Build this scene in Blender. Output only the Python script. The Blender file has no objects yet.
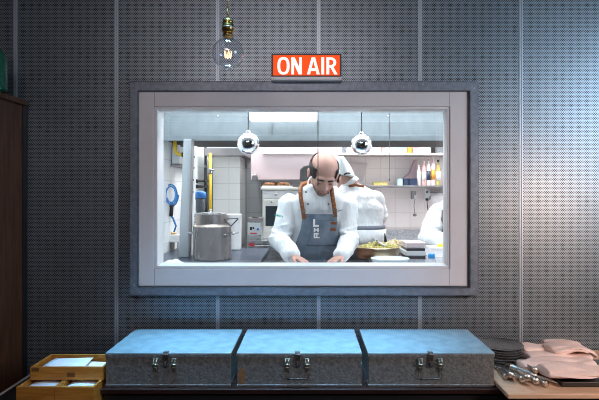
import bpy, math, random
from mathutils import Vector, Matrix, Euler
random.seed(7)
S = bpy.context.scene
COL = S.collection

# ------------------------------------------------------------------ camera, world, lights, exposure
F = 507.0          # focal length in pixels at 599 wide
CX, CY = 309.0, 193.0   # vanishing point
H = 1.54           # camera height
WD = 2.5           # distance to the panelled wall (y = 0)
cam_d = bpy.data.cameras.new('camera'); cam = bpy.data.objects.new('camera', cam_d); COL.objects.link(cam)
cam.location = (0, -WD, H); cam.rotation_euler = (math.pi/2, 0, 0)
cam_d.sensor_width = 36; cam_d.lens = F/599*36
cam_d.shift_x = -(CX-299.5)/599; cam_d.shift_y = -(200-CY)/599
cam_d.clip_start = 0.05
S.camera = cam
S.view_settings.view_transform = 'Standard'; S.view_settings.look = 'None'
S.view_settings.gamma = 1; S.view_settings.use_curve_mapping = False
S.view_settings.exposure = 0.0
S.cycles.pixel_filter_type = 'BLACKMAN_HARRIS'; S.cycles.filter_width = 1.0

w = bpy.data.worlds.new('world'); S.world = w; w.use_nodes = True
w.node_tree.nodes['Background'].inputs[0].default_value = (0.6, 0.75, 1, 1)
w.node_tree.nodes['Background'].inputs[1].default_value = 0.12

def area(name, loc, target, sx, sy, power, color, spread=180):
    d = bpy.data.lights.new(name, 'AREA'); d.shape = 'RECTANGLE'; d.size = sx; d.size_y = sy
    d.energy = power; d.color = color; d.spread = math.radians(spread)
    o = bpy.data.objects.new(name, d); COL.objects.link(o); o.location = loc
    o.rotation_euler = (Vector(target)-Vector(loc)).to_track_quat('-Z', 'Y').to_euler()
    return o
# dining side: a daylight window to the right, an added unseen blue lamp to tint the box lids, a warm lamp low right
area('daylight_right', (2.9, -1.7, 2.15), (1.05, 0.0, 1.75), 1.5, 1.0, 22, (0.60, 0.80, 1.0), 100)
area('lid_blue_fill', (-0.15, -0.55, 2.96), (-0.15, -0.33, 0.8), 1.4, 0.2, 11.5, (0.24, 0.62, 1.0), 26)
area('warm_lamp_right', (1.9, -1.6, 1.6), (1.25, -0.2, 0.8), 0.3, 0.3, 6, (1.0, 0.66, 0.45), 100)
area('room_light', (-0.3, -3.2, 2.94), (-0.1, 0, 1.4), 1.6, 0.35, 17, (1.0, 0.91, 0.93), 120)
# kitchen ceiling luminaires
area('kitchen_panel', (0.2, 0.50, 2.70), (0.2, 0.55, 1.0), 2.2, 0.5, 48, (0.92, 0.97, 1.0))
area('kitchen_panel', (0.3, 1.95, 2.70), (0.3, 2.0, 0.5), 2.4, 0.5, 92, (1.0, 0.94, 0.92))

# ------------------------------------------------------------------ helpers
def X_(px, D): return (px-CX)/F*D
def Z_(py, D): return H+(CY-py)/F*D
def Pt(px, py, D): return Vector((X_(px, D), D-WD, Z_(py, D)))

class G:
    """collects geometry in world coordinates"""
    def __init__(s): s.v = []; s.f = []; s.sm = []
    def add(s, vs, fs, smooth=False):
        n = len(s.v); s.v += [Vector(v) for v in vs]
        s.f += [[i+n for i in f] for f in fs]; s.sm += [smooth]*len(fs); return s
    def box(s, x0, x1, y0, y1, z0, z1):
        vs = [(x, y, z) for x in (x0, x1) for y in (y0, y1) for z in (z0, z1)]
        return s.add(vs, [(0,1,3,2),(4,6,7,5),(0,4,5,1),(2,3,7,6),(0,2,6,4),(1,5,7,3)])
    def boxm(s, c, h, M=None):
        vs = [Vector((a*h[0], b*h[1], d*h[2])) for a in (-1,1) for b in (-1,1) for d in (-1,1)]
        vs = [(M @ v if M else v)+Vector(c) for v in vs]
        return s.add(vs, [(0,1,3,2),(4,6,7,5),(0,4,5,1),(2,3,7,6),(0,2,6,4),(1,5,7,3)])
    def rings(s, rs, cap=True, closed=False, smooth=True):
        n = len(rs[0]); vs = [p for r in rs for p in r]; fs = []
        m = len(rs)
        for i in range(m if closed else m-1):
            a = i*n; b = ((i+1) % m)*n
            for j in range(n):
                k = (j+1) % n; fs.append((a+j, a+k, b+k, b+j))
        if cap and not closed:
            fs.append(tuple(range(n))[::-1]); fs.append(tuple((m-1)*n+j for j in range(n)))
        return s.add(vs, fs, smooth)
    def tube(s, pts, r, n=10, cap=True, closed=False, smooth=True):
        pts = [Vector(p) for p in pts]; m = len(pts)
        rr = r if isinstance(r, (list, tuple)) else [r]*m
        rs = []; up = None
        for i, p in enumerate(pts):
            a = pts[i-1] if (i > 0 or closed) else p
            b = pts[(i+1) % m] if (i < m-1 or closed) else p
            t = (b-a).normalized()
            if up is None: up = t.orthogonal().normalized()
            u = up - t*up.dot(t)
            if u.length < 1e-5: u = t.orthogonal()
            u.normalize(); up = u; v = t.cross(u)
            rs.append([p+(u*math.cos(2*math.pi*j/n)+v*math.sin(2*math.pi*j/n))*rr[i] for j in range(n)])
        return s.rings(rs, cap, closed, smooth)
    def cyl(s, a, b, r, r2=None, n=20, smooth=True): return s.tube([a, b], [r, r if r2 is None else r2], n, smooth=smooth)
    def lathe(s, prof, c, n=28, M=None, closed=False):
        rs = []
        for (r, z) in prof:
            ring = [Vector((max(r, 1e-4)*math.cos(2*math.pi*j/n), max(r, 1e-4)*math.sin(2*math.pi*j/n), z)) for j in range(n)]
            rs.append([(M @ q if M else q)+Vector(c) for q in ring])
        return s.rings(rs, not closed, closed)
    def ell(s, c, r, M=None, n=16, m=10):
        rs = []
        for i in range(m+1):
            t = -math.pi/2+math.pi*i/m; t = max(-1.5, min(1.5, t))
            ring = [Vector((r[0]*math.cos(t)*math.cos(2*math.pi*j/n), r[1]*math.cos(t)*math.sin(2*math.pi*j/n), r[2]*math.sin(t))) for j in range(n)]
            rs.append([(M @ q if M else q)+Vector(c) for q in ring])
        return s.rings(rs)
    def prism(s, poly, y0, y1):       # polygon in x,z pushed along y
        n = len(poly); vs = [(x, y0, z) for x, z in poly]+[(x, y1, z) for x, z in poly]
        fs = [tuple(range(n)), tuple(range(n, 2*n))[::-1]]+[(i, n+i, n+(i+1) % n, (i+1) % n) for i in range(n)]
        return s.add(vs, fs)
    def extr(s, poly, a, b):          # polygon given as 3-D points pushed by vector (b-a)
        d = Vector(b)-Vector(a); n = len(poly)
        vs = [Vector(p) for p in poly]+[Vector(p)+d for p in poly]
        return s.add(vs, [tuple(range(n)), tuple(range(n, 2*n))[::-1]]+[(i, n+i, n+(i+1) % n, (i+1) % n) for i in range(n)])
    def frame(s, x0, x1, z0, z1, ix0, ix1, iz0, iz1, y0, y1):    # rectangular ring with mitred look
        o = [(x0,z0),(x1,z0),(x1,z1),(x0,z1)]; i = [(ix0,iz0),(ix1,iz0),(ix1,iz1),(ix0,iz1)]
        vs = [(x,y0,z) for x,z in o]+[(x,y0,z) for x,z in i]+[(x,y1,z) for x,z in o]+[(x,y1,z) for x,z in i]
        fs = []
        for a in range(4):
            b = (a+1) % 4
            fs += [(a,b,4+b,4+a),(8+a,12+a,12+b,8+b),(a,8+a,8+b,b),(4+a,4+b,12+b,12+a)]
        return s.add(vs, fs)

WL = {}   # world location of every object made
def link(name, me, mat, parent, loc):
    o = bpy.data.objects.new(name, me); COL.objects.link(o)
    if mat: me.materials.append(mat)
    pl = WL[parent.name] if parent else Vector((0,0,0))
    o.parent = parent; o.location = loc-pl; WL[o.name] = Vector(loc)
    return o
def build(g, name, mat, parent=None, bevel=0, subsurf=0, base=False, solid=0, flat=False, remesh=0, smooth=0, loc=None):
    xs = [v.x for v in g.v]; ys = [v.y for v in g.v]; zs = [v.z for v in g.v]
    c = Vector(((min(xs)+max(xs))/2, (min(ys)+max(ys))/2, min(zs) if not parent else (min(zs)+max(zs))/2))
    if loc is not None: c = Vector(loc)
    me = bpy.data.meshes.new(name); me.from_pydata([v-c for v in g.v], [], g.f)
    for p, s_ in zip(me.polygons, g.sm): p.use_smooth = s_ and not flat
    me.validate(); me.update()
    import bmesh
    bm = bmesh.new(); bm.from_mesh(me); bmesh.ops.recalc_face_normals(bm, faces=bm.faces); bm.to_mesh(me); bm.free()
    o = link(name, me, mat, parent, c)
    if remesh:
        m = o.modifiers.new('r', 'REMESH'); m.mode = 'VOXEL'; m.voxel_size = remesh; m.use_smooth_shade = True
        m = o.modifiers.new('s', 'SMOOTH'); m.factor = 0.5; m.iterations = smooth or 4
    if solid:
        m = o.modifiers.new('so', 'SOLIDIFY'); m.thickness = solid; m.offset = 0
    if bevel:
        m = o.modifiers.new('b', 'BEVEL'); m.width = bevel; m.segments = 2; m.limit_method = 'ANGLE'; m.angle_limit = 0.7
    if subsurf:
        m = o.modifiers.new('ss', 'SUBSURF'); m.levels = subsurf; m.render_levels = subsurf
    return o
def thing(name, label, cat, loc, group=None):
    o = bpy.data.objects.new(name, None); COL.objects.link(o); o.empty_display_size = .05
    o.location = loc; WL[o.name] = Vector(loc); tag(o, label, cat, group); return o
def tag(o, label, cat, group=None, kind=None):
    o['label'] = label; o['category'] = cat
    if group: o['group'] = group
    if kind: o['kind'] = kind
    return o
def struct(o): o['kind'] = 'structure'; return o
def dup(root, dloc, label, rz=0):
    r = root.copy(); COL.objects.link(r); r.location = Vector(root.location)+Vector(dloc); r.rotation_euler.z += rz
    r['label'] = label
    for ch in [c for c in S.objects if c.parent == root]:
        c = ch.copy(); COL.objects.link(c); c.parent = r
        for gch in [q for q in S.objects if q.parent == ch]:
            d = gch.copy(); COL.objects.link(d); d.parent = c
    return r

# ------------------------------------------------------------------ materials
def mat(name, col, rough=0.5, metal=0.0, noise=0.0, nscale=20, col2=None, bump=0.0, bscale=60, emit=0, ecol=None, stretch=(1,1,1), spec=0.5, trans=0, ior=1.45, rvar=0.0, sss=0):
    m = bpy.data.materials.new(name); m.use_nodes = True; nt = m.node_tree; N = nt.nodes; L = nt.links
    b = N['Principled BSDF']; b.inputs['Base Color'].default_value = (*col, 1)
    b.inputs['Roughness'].default_value = rough; b.inputs['Metallic'].default_value = metal
    b.inputs['Specular IOR Level'].default_value = spec
    b.inputs['Transmission Weight'].default_value = trans; b.inputs['IOR'].default_value = ior
    if sss: b.inputs['Subsurface Weight'].default_value = sss; b.inputs['Subsurface Scale'].default_value = 0.01
    if emit: b.inputs['Emission Color'].default_value = (*(ecol or col), 1); b.inputs['Emission Strength'].default_value = emit
    tc = N.new('ShaderNodeTexCoord'); mp = N.new('ShaderNodeMapping'); mp.inputs['Scale'].default_value = stretch
    L.new(tc.outputs['Object'], mp.inputs['Vector'])
    nz = N.new('ShaderNodeTexNoise'); nz.inputs['Scale'].default_value = nscale; nz.inputs['Detail'].default_value = 6
    L.new(mp.outputs[0], nz.inputs['Vector'])
    if noise or col2:
        mx = N.new('ShaderNodeMix'); mx.data_type = 'RGBA'
        c2 = col2 or tuple(c*(1-noise) for c in col)
        mx.inputs[6].default_value = (*col, 1); mx.inputs[7].default_value = (*c2, 1)
        cr = N.new('ShaderNodeMapRange'); cr.inputs[1].default_value = 0.35; cr.inputs[2].default_value = 0.65
        L.new(nz.outputs[0], cr.inputs[0]); L.new(cr.outputs[0], mx.inputs[0]); L.new(mx.outputs[2], b.inputs['Base Color'])
    if rvar:
        rr = N.new('ShaderNodeMapRange'); rr.inputs[1].default_value = .3; rr.inputs[2].default_value = .7
        rr.inputs[3].default_value = max(0, rough-rvar); rr.inputs[4].default_value = rough+rvar
        L.new(nz.outputs[0], rr.inputs[0]); L.new(rr.outputs[0], b.inputs['Roughness'])
    if bump:
        n2 = N.new('ShaderNodeTexNoise'); n2.inputs['Scale'].default_value = bscale; n2.inputs['Detail'].default_value = 4
        L.new(mp.outputs[0], n2.inputs['Vector'])
        bp = N.new('ShaderNodeBump'); bp.inputs['Strength'].default_value = bump; bp.inputs['Distance'].default_value = 0.01
        L.new(n2.outputs[0], bp.inputs['Height']); L.new(bp.outputs[0], b.inputs['Normal'])
    return m

def tile_mat(name, col, grout, size, offx=0, offz=0, rough=0.25, axis='x'):
    m = mat(name, col, rough); nt = m.node_tree; N = nt.nodes; L = nt.links; b = N['Principled BSDF']
    gm = N.new('ShaderNodeNewGeometry'); sp = N.new('ShaderNodeSeparateXYZ'); cb = N.new('ShaderNodeCombineXYZ')
    L.new(gm.outputs['Position'], sp.inputs[0])
    for out, i, off in ((sp.outputs['X' if axis == 'x' else 'Y'], 0, offx), (sp.outputs['Z'], 1, offz)):
        a = N.new('ShaderNodeMath'); a.operation = 'ADD'; a.inputs[1].default_value = off
        L.new(out, a.inputs[0]); L.new(a.outputs[0], cb.inputs[i])
    br = N.new('ShaderNodeTexBrick'); br.offset = 0; br.inputs['Scale'].default_value = 1
    br.inputs['Brick Width'].default_value = size; br.inputs['Row Height'].default_value = size
    br.inputs['Mortar Size'].default_value = 0.0035; br.inputs['Mortar Smooth'].default_value = 0.2
    br.inputs['Color1'].default_value = (*col, 1); br.inputs['Color2'].default_value = (*[c*.96 for c in col], 1)
    br.inputs['Mortar'].default_value = (*grout, 1)
    L.new(cb.outputs[0], br.inputs['Vector']); L.new(br.outputs['Color'], b.inputs['Base Color'])
    return m

def perf_mat(name, col, px, rz_, rad):
    """steel sheet punched with staggered round holes"""
    m = mat(name, col, 0.42, 0.75, noise=0.12, nscale=3); nt = m.node_tree; N = nt.nodes; L = nt.links; b = N['Principled BSDF']
    gm = N.new('ShaderNodeNewGeometry'); sp = N.new('ShaderNodeSeparateXYZ'); L.new(gm.outputs['Position'], sp.inputs[0])
    def mth(op, a, bb=None):
        n = N.new('ShaderNodeMath'); n.operation = op
        for i, q in enumerate((a, bb)):
            if q is None: continue
            if isinstance(q, (int, float)): n.inputs[i].default_value = q
            else: L.new(q, n.inputs[i])
        return n.outputs[0]
    u = mth('DIVIDE', sp.outputs['X'], px); v = mth('DIVIDE', sp.outputs['Z'], 2*rz_)
    ds = []
    for off in (0, .5):
        a = mth('ADD', u, off); c = mth('ADD', v, off)
        a = mth('MULTIPLY', mth('SUBTRACT', a, mth('ROUND', a)), px)
        c = mth('MULTIPLY', mth('SUBTRACT', c, mth('ROUND', c)), 2*rz_)
        c = mth('MULTIPLY', c, 1.4)      # slightly oblong holes
        ds.append(mth('ADD', mth('MULTIPLY', a, a), mth('MULTIPLY', c, c)))
    hole = mth('LESS_THAN', mth('MINIMUM', ds[0], ds[1]), rad*rad)
    tr = N.new('ShaderNodeBsdfTransparent'); mx = N.new('ShaderNodeMixShader')
    L.new(hole, mx.inputs[0]); L.new(b.outputs[0], mx.inputs[1]); L.new(tr.outputs[0], mx.inputs[2])
    L.new(mx.outputs[0], N['Material Output'].inputs[0]); return m

def glass_mat(name, tint=(1,1,1), refl=1.0, rough=0.0):
    m = bpy.data.materials.new(name); m.use_nodes = True; nt = m.node_tree; N = nt.nodes; L = nt.links
    N.remove(N['Principled BSDF'])
    tr = N.new('ShaderNodeBsdfTransparent'); tr.inputs[0].default_value = (*tint, 1)
    gl = N.new('ShaderNodeBsdfGlossy'); gl.inputs['Roughness'].default_value = rough
    fr = N.new('ShaderNodeLayerWeight'); fr.inputs[0].default_value = .5
    pw = N.new('ShaderNodeMath'); pw.operation = 'POWER'; pw.inputs[1].default_value = 4.5; L.new(fr.outputs['Facing'], pw.inputs[0])
    mu = N.new('ShaderNodeMath'); mu.operation = 'MULTIPLY_ADD'; mu.inputs[1].default_value = refl; mu.inputs[2].default_value = .04; L.new(pw.outputs[0], mu.inputs[0])
    mx = N.new('ShaderNodeMixShader'); L.new(mu.outputs[0], mx.inputs[0]); L.new(tr.outputs[0], mx.inputs[1]); L.new(gl.outputs[0], mx.inputs[2])
    L.new(mx.outputs[0], N['Material Output'].inputs[0]); return m

M_perf = perf_mat('perforated_steel', (0.33, 0.375, 0.42), 0.01126, 0.0064, 0.0034)
M_trimstrip = mat('joint_strip', (0.46, 0.50, 0.55), 0.45, 0.6)
M_void = mat('wall_cavity', (0.012, 0.012, 0.014), 0.9)
M_angle = mat('galvanised_frame', (0.22, 0.235, 0.275), 0.45, 0.45, noise=.25, nscale=40, bump=.05)
M_frame = mat('painted_window_frame', (0.64, 0.575, 0.57), 0.45, 0.0, noise=.05, nscale=8)
M_sash = mat('white_window_sash', (0.82, 0.84, 0.86), 0.35)
M_glass = glass_mat('window_glass', (.97, .99, 1), 1.0)
M_floor = mat('dark_floor', (0.05, 0.042, 0.036), 0.5, noise=.3, nscale=6)
M_room = mat('dark_plaster', (0.10, 0.10, 0.11), 0.8, noise=.1, nscale=5)
M_cab = mat('walnut', (0.12, 0.045, 0.02), 0.5, noise=.5, nscale=9, stretch=(6, 6, .7), bump=.08, bscale=30)
M_table = mat('dark_red_wood', (0.028, 0.010, 0.008), 0.35, noise=.4, nscale=12, stretch=(.6, 6, 6))
M_black = mat('black_paint', (0.012, 0.012, 0.013), 0.4)
M_bamboo = mat('bamboo', (0.52, 0.225, 0.04), 0.42, col2=(0.38, 0.145, 0.022), nscale=14, stretch=(.8, 5, 9))
M_bamdark = mat('dark_wood_plug', (0.16, 0.06, 0.015), 0.5)
M_board = mat('beech_board', (0.66, 0.42, 0.28), 0.5, col2=(0.58, 0.35, 0.22), nscale=10, stretch=(.8, 8, 8))
M_paper = mat('white_paper', (0.85, 0.82, 0.84), 0.8)
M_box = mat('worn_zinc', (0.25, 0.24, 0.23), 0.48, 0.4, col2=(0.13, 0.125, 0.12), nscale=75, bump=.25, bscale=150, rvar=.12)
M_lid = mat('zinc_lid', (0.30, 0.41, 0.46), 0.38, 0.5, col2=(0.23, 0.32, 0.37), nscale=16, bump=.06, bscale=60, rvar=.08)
M_latch = mat('old_brass_nickel', (0.55, 0.50, 0.40), 0.3, 0.9, noise=.4, nscale=90)
M_hasp = mat('dull_hasp_steel', (0.20, 0.17, 0.15), 0.4, 0.8, noise=.4, nscale=60)
M_rust = mat('rust_stain', (0.26, 0.12, 0.05), 0.8, noise=.4, nscale=60)
M_brass = mat('antique_brass', (0.55, 0.33, 0.10), 0.28, 1.0, noise=.3, nscale=60)
M_cord = mat('gold_braid', (0.36, 0.24, 0.07), 0.6, .3, bump=.4, bscale=400)
M_bulb = glass_mat('bulb_glass', (.955, .965, .98), 1.0, .02)
M_fil = mat('filament', (1, .62, .25), .5, emit=5, ecol=(1, .55, .2))
M_signface = mat('lit_orange_acrylic', (0.25, 0.02, 0.004), .5, emit=.92, ecol=(1.0, 0.085, 0.006), spec=.2)
M_signtext = mat('lit_white_letters', (.4, .4, .4), .5, emit=.9, ecol=(1, .93, .88))
M_signbody = mat('sign_case', (0.035, 0.012, 0.012), .4)
M_signbase = mat('sign_base', (0.80, 0.72, 0.72), .4)
M_steel = mat('brushed_steel', (0.62, 0.65, 0.68), 0.28, 1.0, noise=.08, nscale=30, stretch=(1, 1, 12), rvar=.06)
M_hood = mat('hood_steel', (0.20, 0.235, 0.255), 0.48, .6, noise=.08, nscale=6, stretch=(3, 1, 1), rvar=.06)
M_dsteel = mat('dark_steel', (0.34, 0.33, 0.34), 0.4, .85, noise=.2, nscale=9)  # darker, duller steel for fittings and small parts
M_chrome = mat('chrome', (0.85, 0.87, 0.9), 0.04, 1.0)
M_pot = mat('pot_steel', (0.62, 0.55, 0.49), 0.27, .65, noise=.12, nscale=5, stretch=(3, 3, .4), rvar=.06)
M_white = mat('white_enamel', (0.80, 0.82, 0.83), 0.35)
M_cream = mat('cream_enamel', (0.74, 0.76, 0.72), 0.35)
M_pink = mat('pinkish_enamel', (0.80, 0.66, 0.68), 0.45)
M_lamp = mat('fluorescent_tube', (1, 1, 1), .5, emit=5.0, ecol=(.95, .98, 1))
M_tilew = tile_mat('white_tiles_right', (0.90, 0.84, 0.83), (0.74, 0.67, 0.66), 0.15, .03, .01)
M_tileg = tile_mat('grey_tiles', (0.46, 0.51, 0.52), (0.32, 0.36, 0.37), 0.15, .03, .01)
M_tileb = tile_mat('white_tiles_pier', (0.86, 0.90, 0.91), (0.64, 0.70, 0.72), 0.15, .0, .02)
M_tilel = tile_mat('white_tiles_left', (0.80, 0.86, 0.88), (0.6, 0.66, 0.68), 0.15, .0, .02, axis='y')
M_kfloor = tile_mat('kitchen_floor_tiles', (0.25, 0.12, 0.09), (0.1, 0.08, 0.07), 0.2)
M_yellow = mat('yellow_gas_pipe', (0.60, 0.40, 0.03), .4)
M_blue = mat('blue_hose', (0.03, 0.20, 0.52), .4)
M_bluep = mat('blue_plastic', (0.05, 0.22, 0.62), .4)
M_smoke = mat('smoked_filter_bowl', (0.10, 0.12, 0.14), .15)
M_dglass = mat('dark_oven_glass', (0.035, 0.05, 0.06), .1)
M_bread = mat('baked_crust', (0.30, 0.13, 0.05), .7, noise=.5, nscale=50, bump=.4)
M_red = mat('red_badge', (0.65, 0.05, 0.08), .5)
M_jacket = mat('white_cotton', (0.74, 0.78, 0.81), 0.8, noise=.03, nscale=30, bump=1.0, bscale=20, stretch=(1.6, 1, .5))
M_skin = mat('skin', (0.54, 0.31, 0.25), .5, noise=.15, nscale=25, sss=.1, bump=.04)
M_scalp = M_skin
M_hair = mat('dark_hair', (0.018, 0.013, 0.012), .6, bump=.4, bscale=220)
M_stubble = mat('stubble', (0.24, 0.13, 0.10), .7, noise=.35, nscale=260)
M_denim = mat('grey_blue_denim', (0.13, 0.18, 0.24), .85, col2=(0.20, 0.25, 0.31), nscale=16, bump=.25, bscale=160)
M_leather = mat('brown_leather', (0.30, 0.10, 0.03), .45, noise=.35, nscale=60, bump=.15)
M_button = mat('grey_buttons', (0.10, 0.12, 0.15), .4)
M_teal = mat('teal_embroidery', (0.03, 0.42, 0.36), .7)
M_logo = mat('white_print', (0.88, 0.89, 0.9), .7)
M_trous = mat('black_cotton', (0.02, 0.022, 0.03), .8)
M_cap = mat('paper_cap', (0.74, 0.86, 0.90), .7)
M_green = mat('chopped_greens', (0.30, 0.38, 0.10), .7, col2=(0.62, 0.45, 0.20), nscale=70, bump=.6, bscale=90)
M_bowl = mat('pale_bowl', (0.70, 0.84, 0.90), .3)
M_napkin = mat('pink_linen', (0.80, 0.59, 0.53), .85, noise=.06, nscale=50, bump=.12, bscale=30)
M_plate = mat('black_stoneware', (0.02, 0.022, 0.025), .25)
M_platerim = mat('plate_rim', (0.09, 0.085, 0.08), .3)
M_cutlery = mat('polished_cutlery', (0.66, 0.60, 0.54), .33, 1.0)
M_slate = mat('dark_tray', (0.025, 0.02, 0.018), .35)
M_ggreen = mat('green_glass', (0.02, 0.14, 0.09), .08, trans=.35)
M_orange = mat('orange_label', (0.85, 0.35, 0.05), .5)
M_lightblue = mat('light_blue_carton', (0.45, 0.68, 0.80), .6)
M_rose = mat('rose_carton', (0.78, 0.42, 0.42), .6)
M_clearpl = mat('clear_plastic', (0.75, 0.82, 0.88), .2, trans=.4)
M_water = mat('cloth_white', (0.75, 0.83, 0.88), .8, bump=.3, bscale=40)

# ------------------------------------------------------------------ dining room shell
FX0, FX1, FZ0, FZ1 = X_(131, WD), X_(477, WD), Z_(294, WD), Z_(83, WD)     # opening hidden under the angle frame
XL, XR, ZT = -2.0, 3.1, 3.0
g = G()
for (a, b, c, d) in ((XL, FX0, 0, ZT), (FX1, XR, 0, ZT), (FX0, FX1, 0, FZ0), (FX0, FX1, FZ1, ZT)):
    g.add([(a, 0, c), (b, 0, c), (b, 0, d), (a, 0, d)], [(0, 1, 2, 3)])
wall = struct(build(g, 'wall_front', M_perf))
g = G()
for (a, b, c, d) in ((XL, FX0, 0, ZT), (FX1, XR, 0, ZT), (FX0, FX1, 0, FZ0), (FX0, FX1, FZ1, ZT)):
    g.box(a, b, .03, .07, c, d)
struct(build(g, 'wall_front_backing', M_void))
n = 0
for k in range(-4, 6):
    x = .048+.4985*k
    if not (XL < x < XR): continue
    segs = [(0, ZT)] if not (FX0 < x < FX1) else [(0, FZ0), (FZ1, ZT)]
    n += 1
    g = G()
    for (a, b) in segs:
        g.box(x-.0085, x-.0015, -.004, .004, a+.001, b-.001); g.box(x+.0025, x+.0085, -.004, .004, a+.001, b-.001)
        g.box(x-.0015, x+.0025, 0.001, .003, a+.001, b-.001)
    struct(build(g, 'trim_%d' % n, M_trimstrip))
struct(build(G().box(XL, XR, -4.6, 0.07, -.05, 0), 'floor', M_floor))
struct(build(G().box(XL, XR, -4.6, 0.07, ZT, ZT+.05), 'ceiling', M_room))
struct(build(G().box(XL-.05, XL, -4.6, 0.07, 0, ZT), 'wall_left', M_room))
struct(build(G().box(XR, XR+.05, -4.6, 0.07, 0, ZT), 'wall_right', M_room))
struct(build(G().box(XL, XR, -4.65, -4.6, 0, ZT), 'wall_behind', M_room))

# ------------------------------------------------------------------ the window in the wall
D1 = WD-.045
win = bpy.data.objects.new('window_1', None); COL.objects.link(win); win.location = (0, 0, FZ0); WL['window_1'] = Vector((0, 0, FZ0)); struct(win)
g = G().frame(X_(129, D1), X_(479, D1), Z_(296, D1), Z_(81, D1), X_(138, D1), X_(470, D1), Z_(288, D1), Z_(91, D1), -.045, -.040)
g.frame(X_(138, D1)-.004, X_(470, D1)+.004, Z_(288, D1)-.004, Z_(91, D1)+.004, X_(138, D1), X_(470, D1), Z_(288, D1), Z_(91, D1), -.045, .0)
g.frame(X_(129, D1), X_(479, D1), Z_(296, D1), Z_(81, D1), X_(129, D1)+.004, X_(479, D1)-.004, Z_(296, D1)+.004, Z_(81, D1)-.004, -.045, -.001)
build(g, 'angle_frame', M_angle, win, bevel=.0012)
for px, py in ((134, 285), (140, 292), (474, 289), (467, 293), (134, 88), (474, 88), (423, 84)):
    build(G().ell(Pt(px, py, D1), (.0035, .002, .0035), n=8, m=6), 'frame_screw', M_steel, win)
D2 = WD-.03
ox0, ox1, oz0, oz1 = X_(139, D2), X_(467.5, D2), Z_(286, D2), Z_(91.5, D2)
mx0, mx1, mz0, mz1 = X_(154, D2), X_(450, D2), Z_(269, D2), Z_(106.5, D2)
build(G().frame(ox0, ox1, oz0, oz1, mx0, mx1, mz0, mz1, -.03, .03), 'window_frame', M_frame, win, bevel=.0025)
# thin joint lines where the frame boards meet
for px in (154.5, 449.5):
    x = X_(px, D2)
    for (a, b) in ((oz0+.004, mz0), (mz1, oz1-.004)): build(G().box(x-.0009, x+.0009, -.0304, -.029, a, b), 'frame_joint', M_angle, win)
sx0, sx1, sz0, sz1 = X_(157, D2), X_(447.5, D2), Z_(266, D2), Z_(109, D2)
g = G().frame(mx0, mx1, mz0, mz1, sx0, sx1, sz0, sz1, -.024, .03)
build(g, 'glazing_bead', M_frame, win, bevel=.003)
DG = WD+.08
gx0, gx1, gz0, gz1 = X_(163.5, DG), X_(443, DG), Z_(262.5, DG), Z_(112.5, DG)
o = [(sx0, sz0), (sx1, sz0), (sx1, sz1), (sx0, sz1)]; i_ = [(gx0, gz0), (gx1, gz0), (gx1, gz1), (gx0, gz1)]
g = G()
vs = [(x, -.022, z) for x, z in o]+[(x, .08, z) for x, z in i_]+[(x+(.012 if x > 0 else -.012), .1, z+(.012 if z > 1.5 else -.012)) for x, z in i_]
vs += [(x+(.02 if x > 0 else -.02), -.021, z+(.02 if z > 1.5 else -.02)) for x, z in o]
fs = []
for a in range(4):
    b = (a+1) % 4
    fs += [(a, b, 4+b, 4+a), (4+a, 4+b, 8+b, 8+a), (8+a, 8+b, 12+b, 12+a), (12+a, 12+b, b, a)]
g.add(vs, fs); build(g, 'sash', M_sash, win)
build(G().box(gx0-.006, gx1+.006, .083, .089, gz0-.006, gz1+.006), 'pane', M_glass, win)

# ------------------------------------------------------------------ kitchen shell
KX0, KX1, KY0, KY1, KZ0, KZ1 = -1.02, 1.75, .10, 2.62, .12, 2.78
struct(build(G().box(KX0-.05, KX1+.05, KY0-.03, KY1+.05, KZ0-.05, KZ0), 'floor_kitchen', M_kfloor))
struct(build(G().box(KX0-.05, KX1+.05, KY0-.03, KY1+.05, KZ1, KZ1+.05), 'ceiling_kitchen', M_white))
struct(build(G().box(KX0-.05, KX0, KY0-.03, KY1, KZ0, KZ1), 'wall_left_kitchen', M_tilel))
struct(build(G().box(KX1, KX1+.05, KY0-.03, KY1, KZ0, KZ1), 'wall_right_kitchen', M_tilew))
DB = KY1+WD
xs_ = X_(300, DB)
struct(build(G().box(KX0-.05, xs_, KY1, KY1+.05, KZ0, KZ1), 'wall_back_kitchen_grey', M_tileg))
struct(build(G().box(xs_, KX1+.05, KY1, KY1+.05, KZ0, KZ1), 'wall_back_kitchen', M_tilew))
g = G()
for (a, b, c, d) in ((KX0, FX0+.05, KZ0, KZ1), (FX1-.05, KX1, KZ0, KZ1), (FX0+.05, FX1-.05, KZ0, FZ0+.05), (FX0+.05, FX1-.05, FZ1-.05, KZ1)):
    g.box(a, b, .0705, .1, c, d)
struct(build(g, 'wall_window_side_kitchen', M_white))
DP = 4.75
struct(build(G().box(X_(213, DP), X_(240, DP), DP-WD, KY1, KZ0, Z_(156, DP)), 'wall_tiled_pier', M_tileb))
struct(build(G().box(X_(206, DP-.1), X_(246, DP-.1), DP-.14-WD, KY1, Z_(156, DP-.1)+.002, Z_(148.5, DP-.1)), 'trim_pier_header', M_dsteel))

# ------------------------------------------------------------------ kitchen: hood, lamps
yh0, yh1 = .95, 1.50; DH = yh0+WD
zb = Z_(140, DH); 
hood = thing('extractor_hood', 'long brushed steel extractor hood spanning the kitchen above the cooks', 'extractor hood', (.3, 1.4, zb))
g = G()
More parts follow.
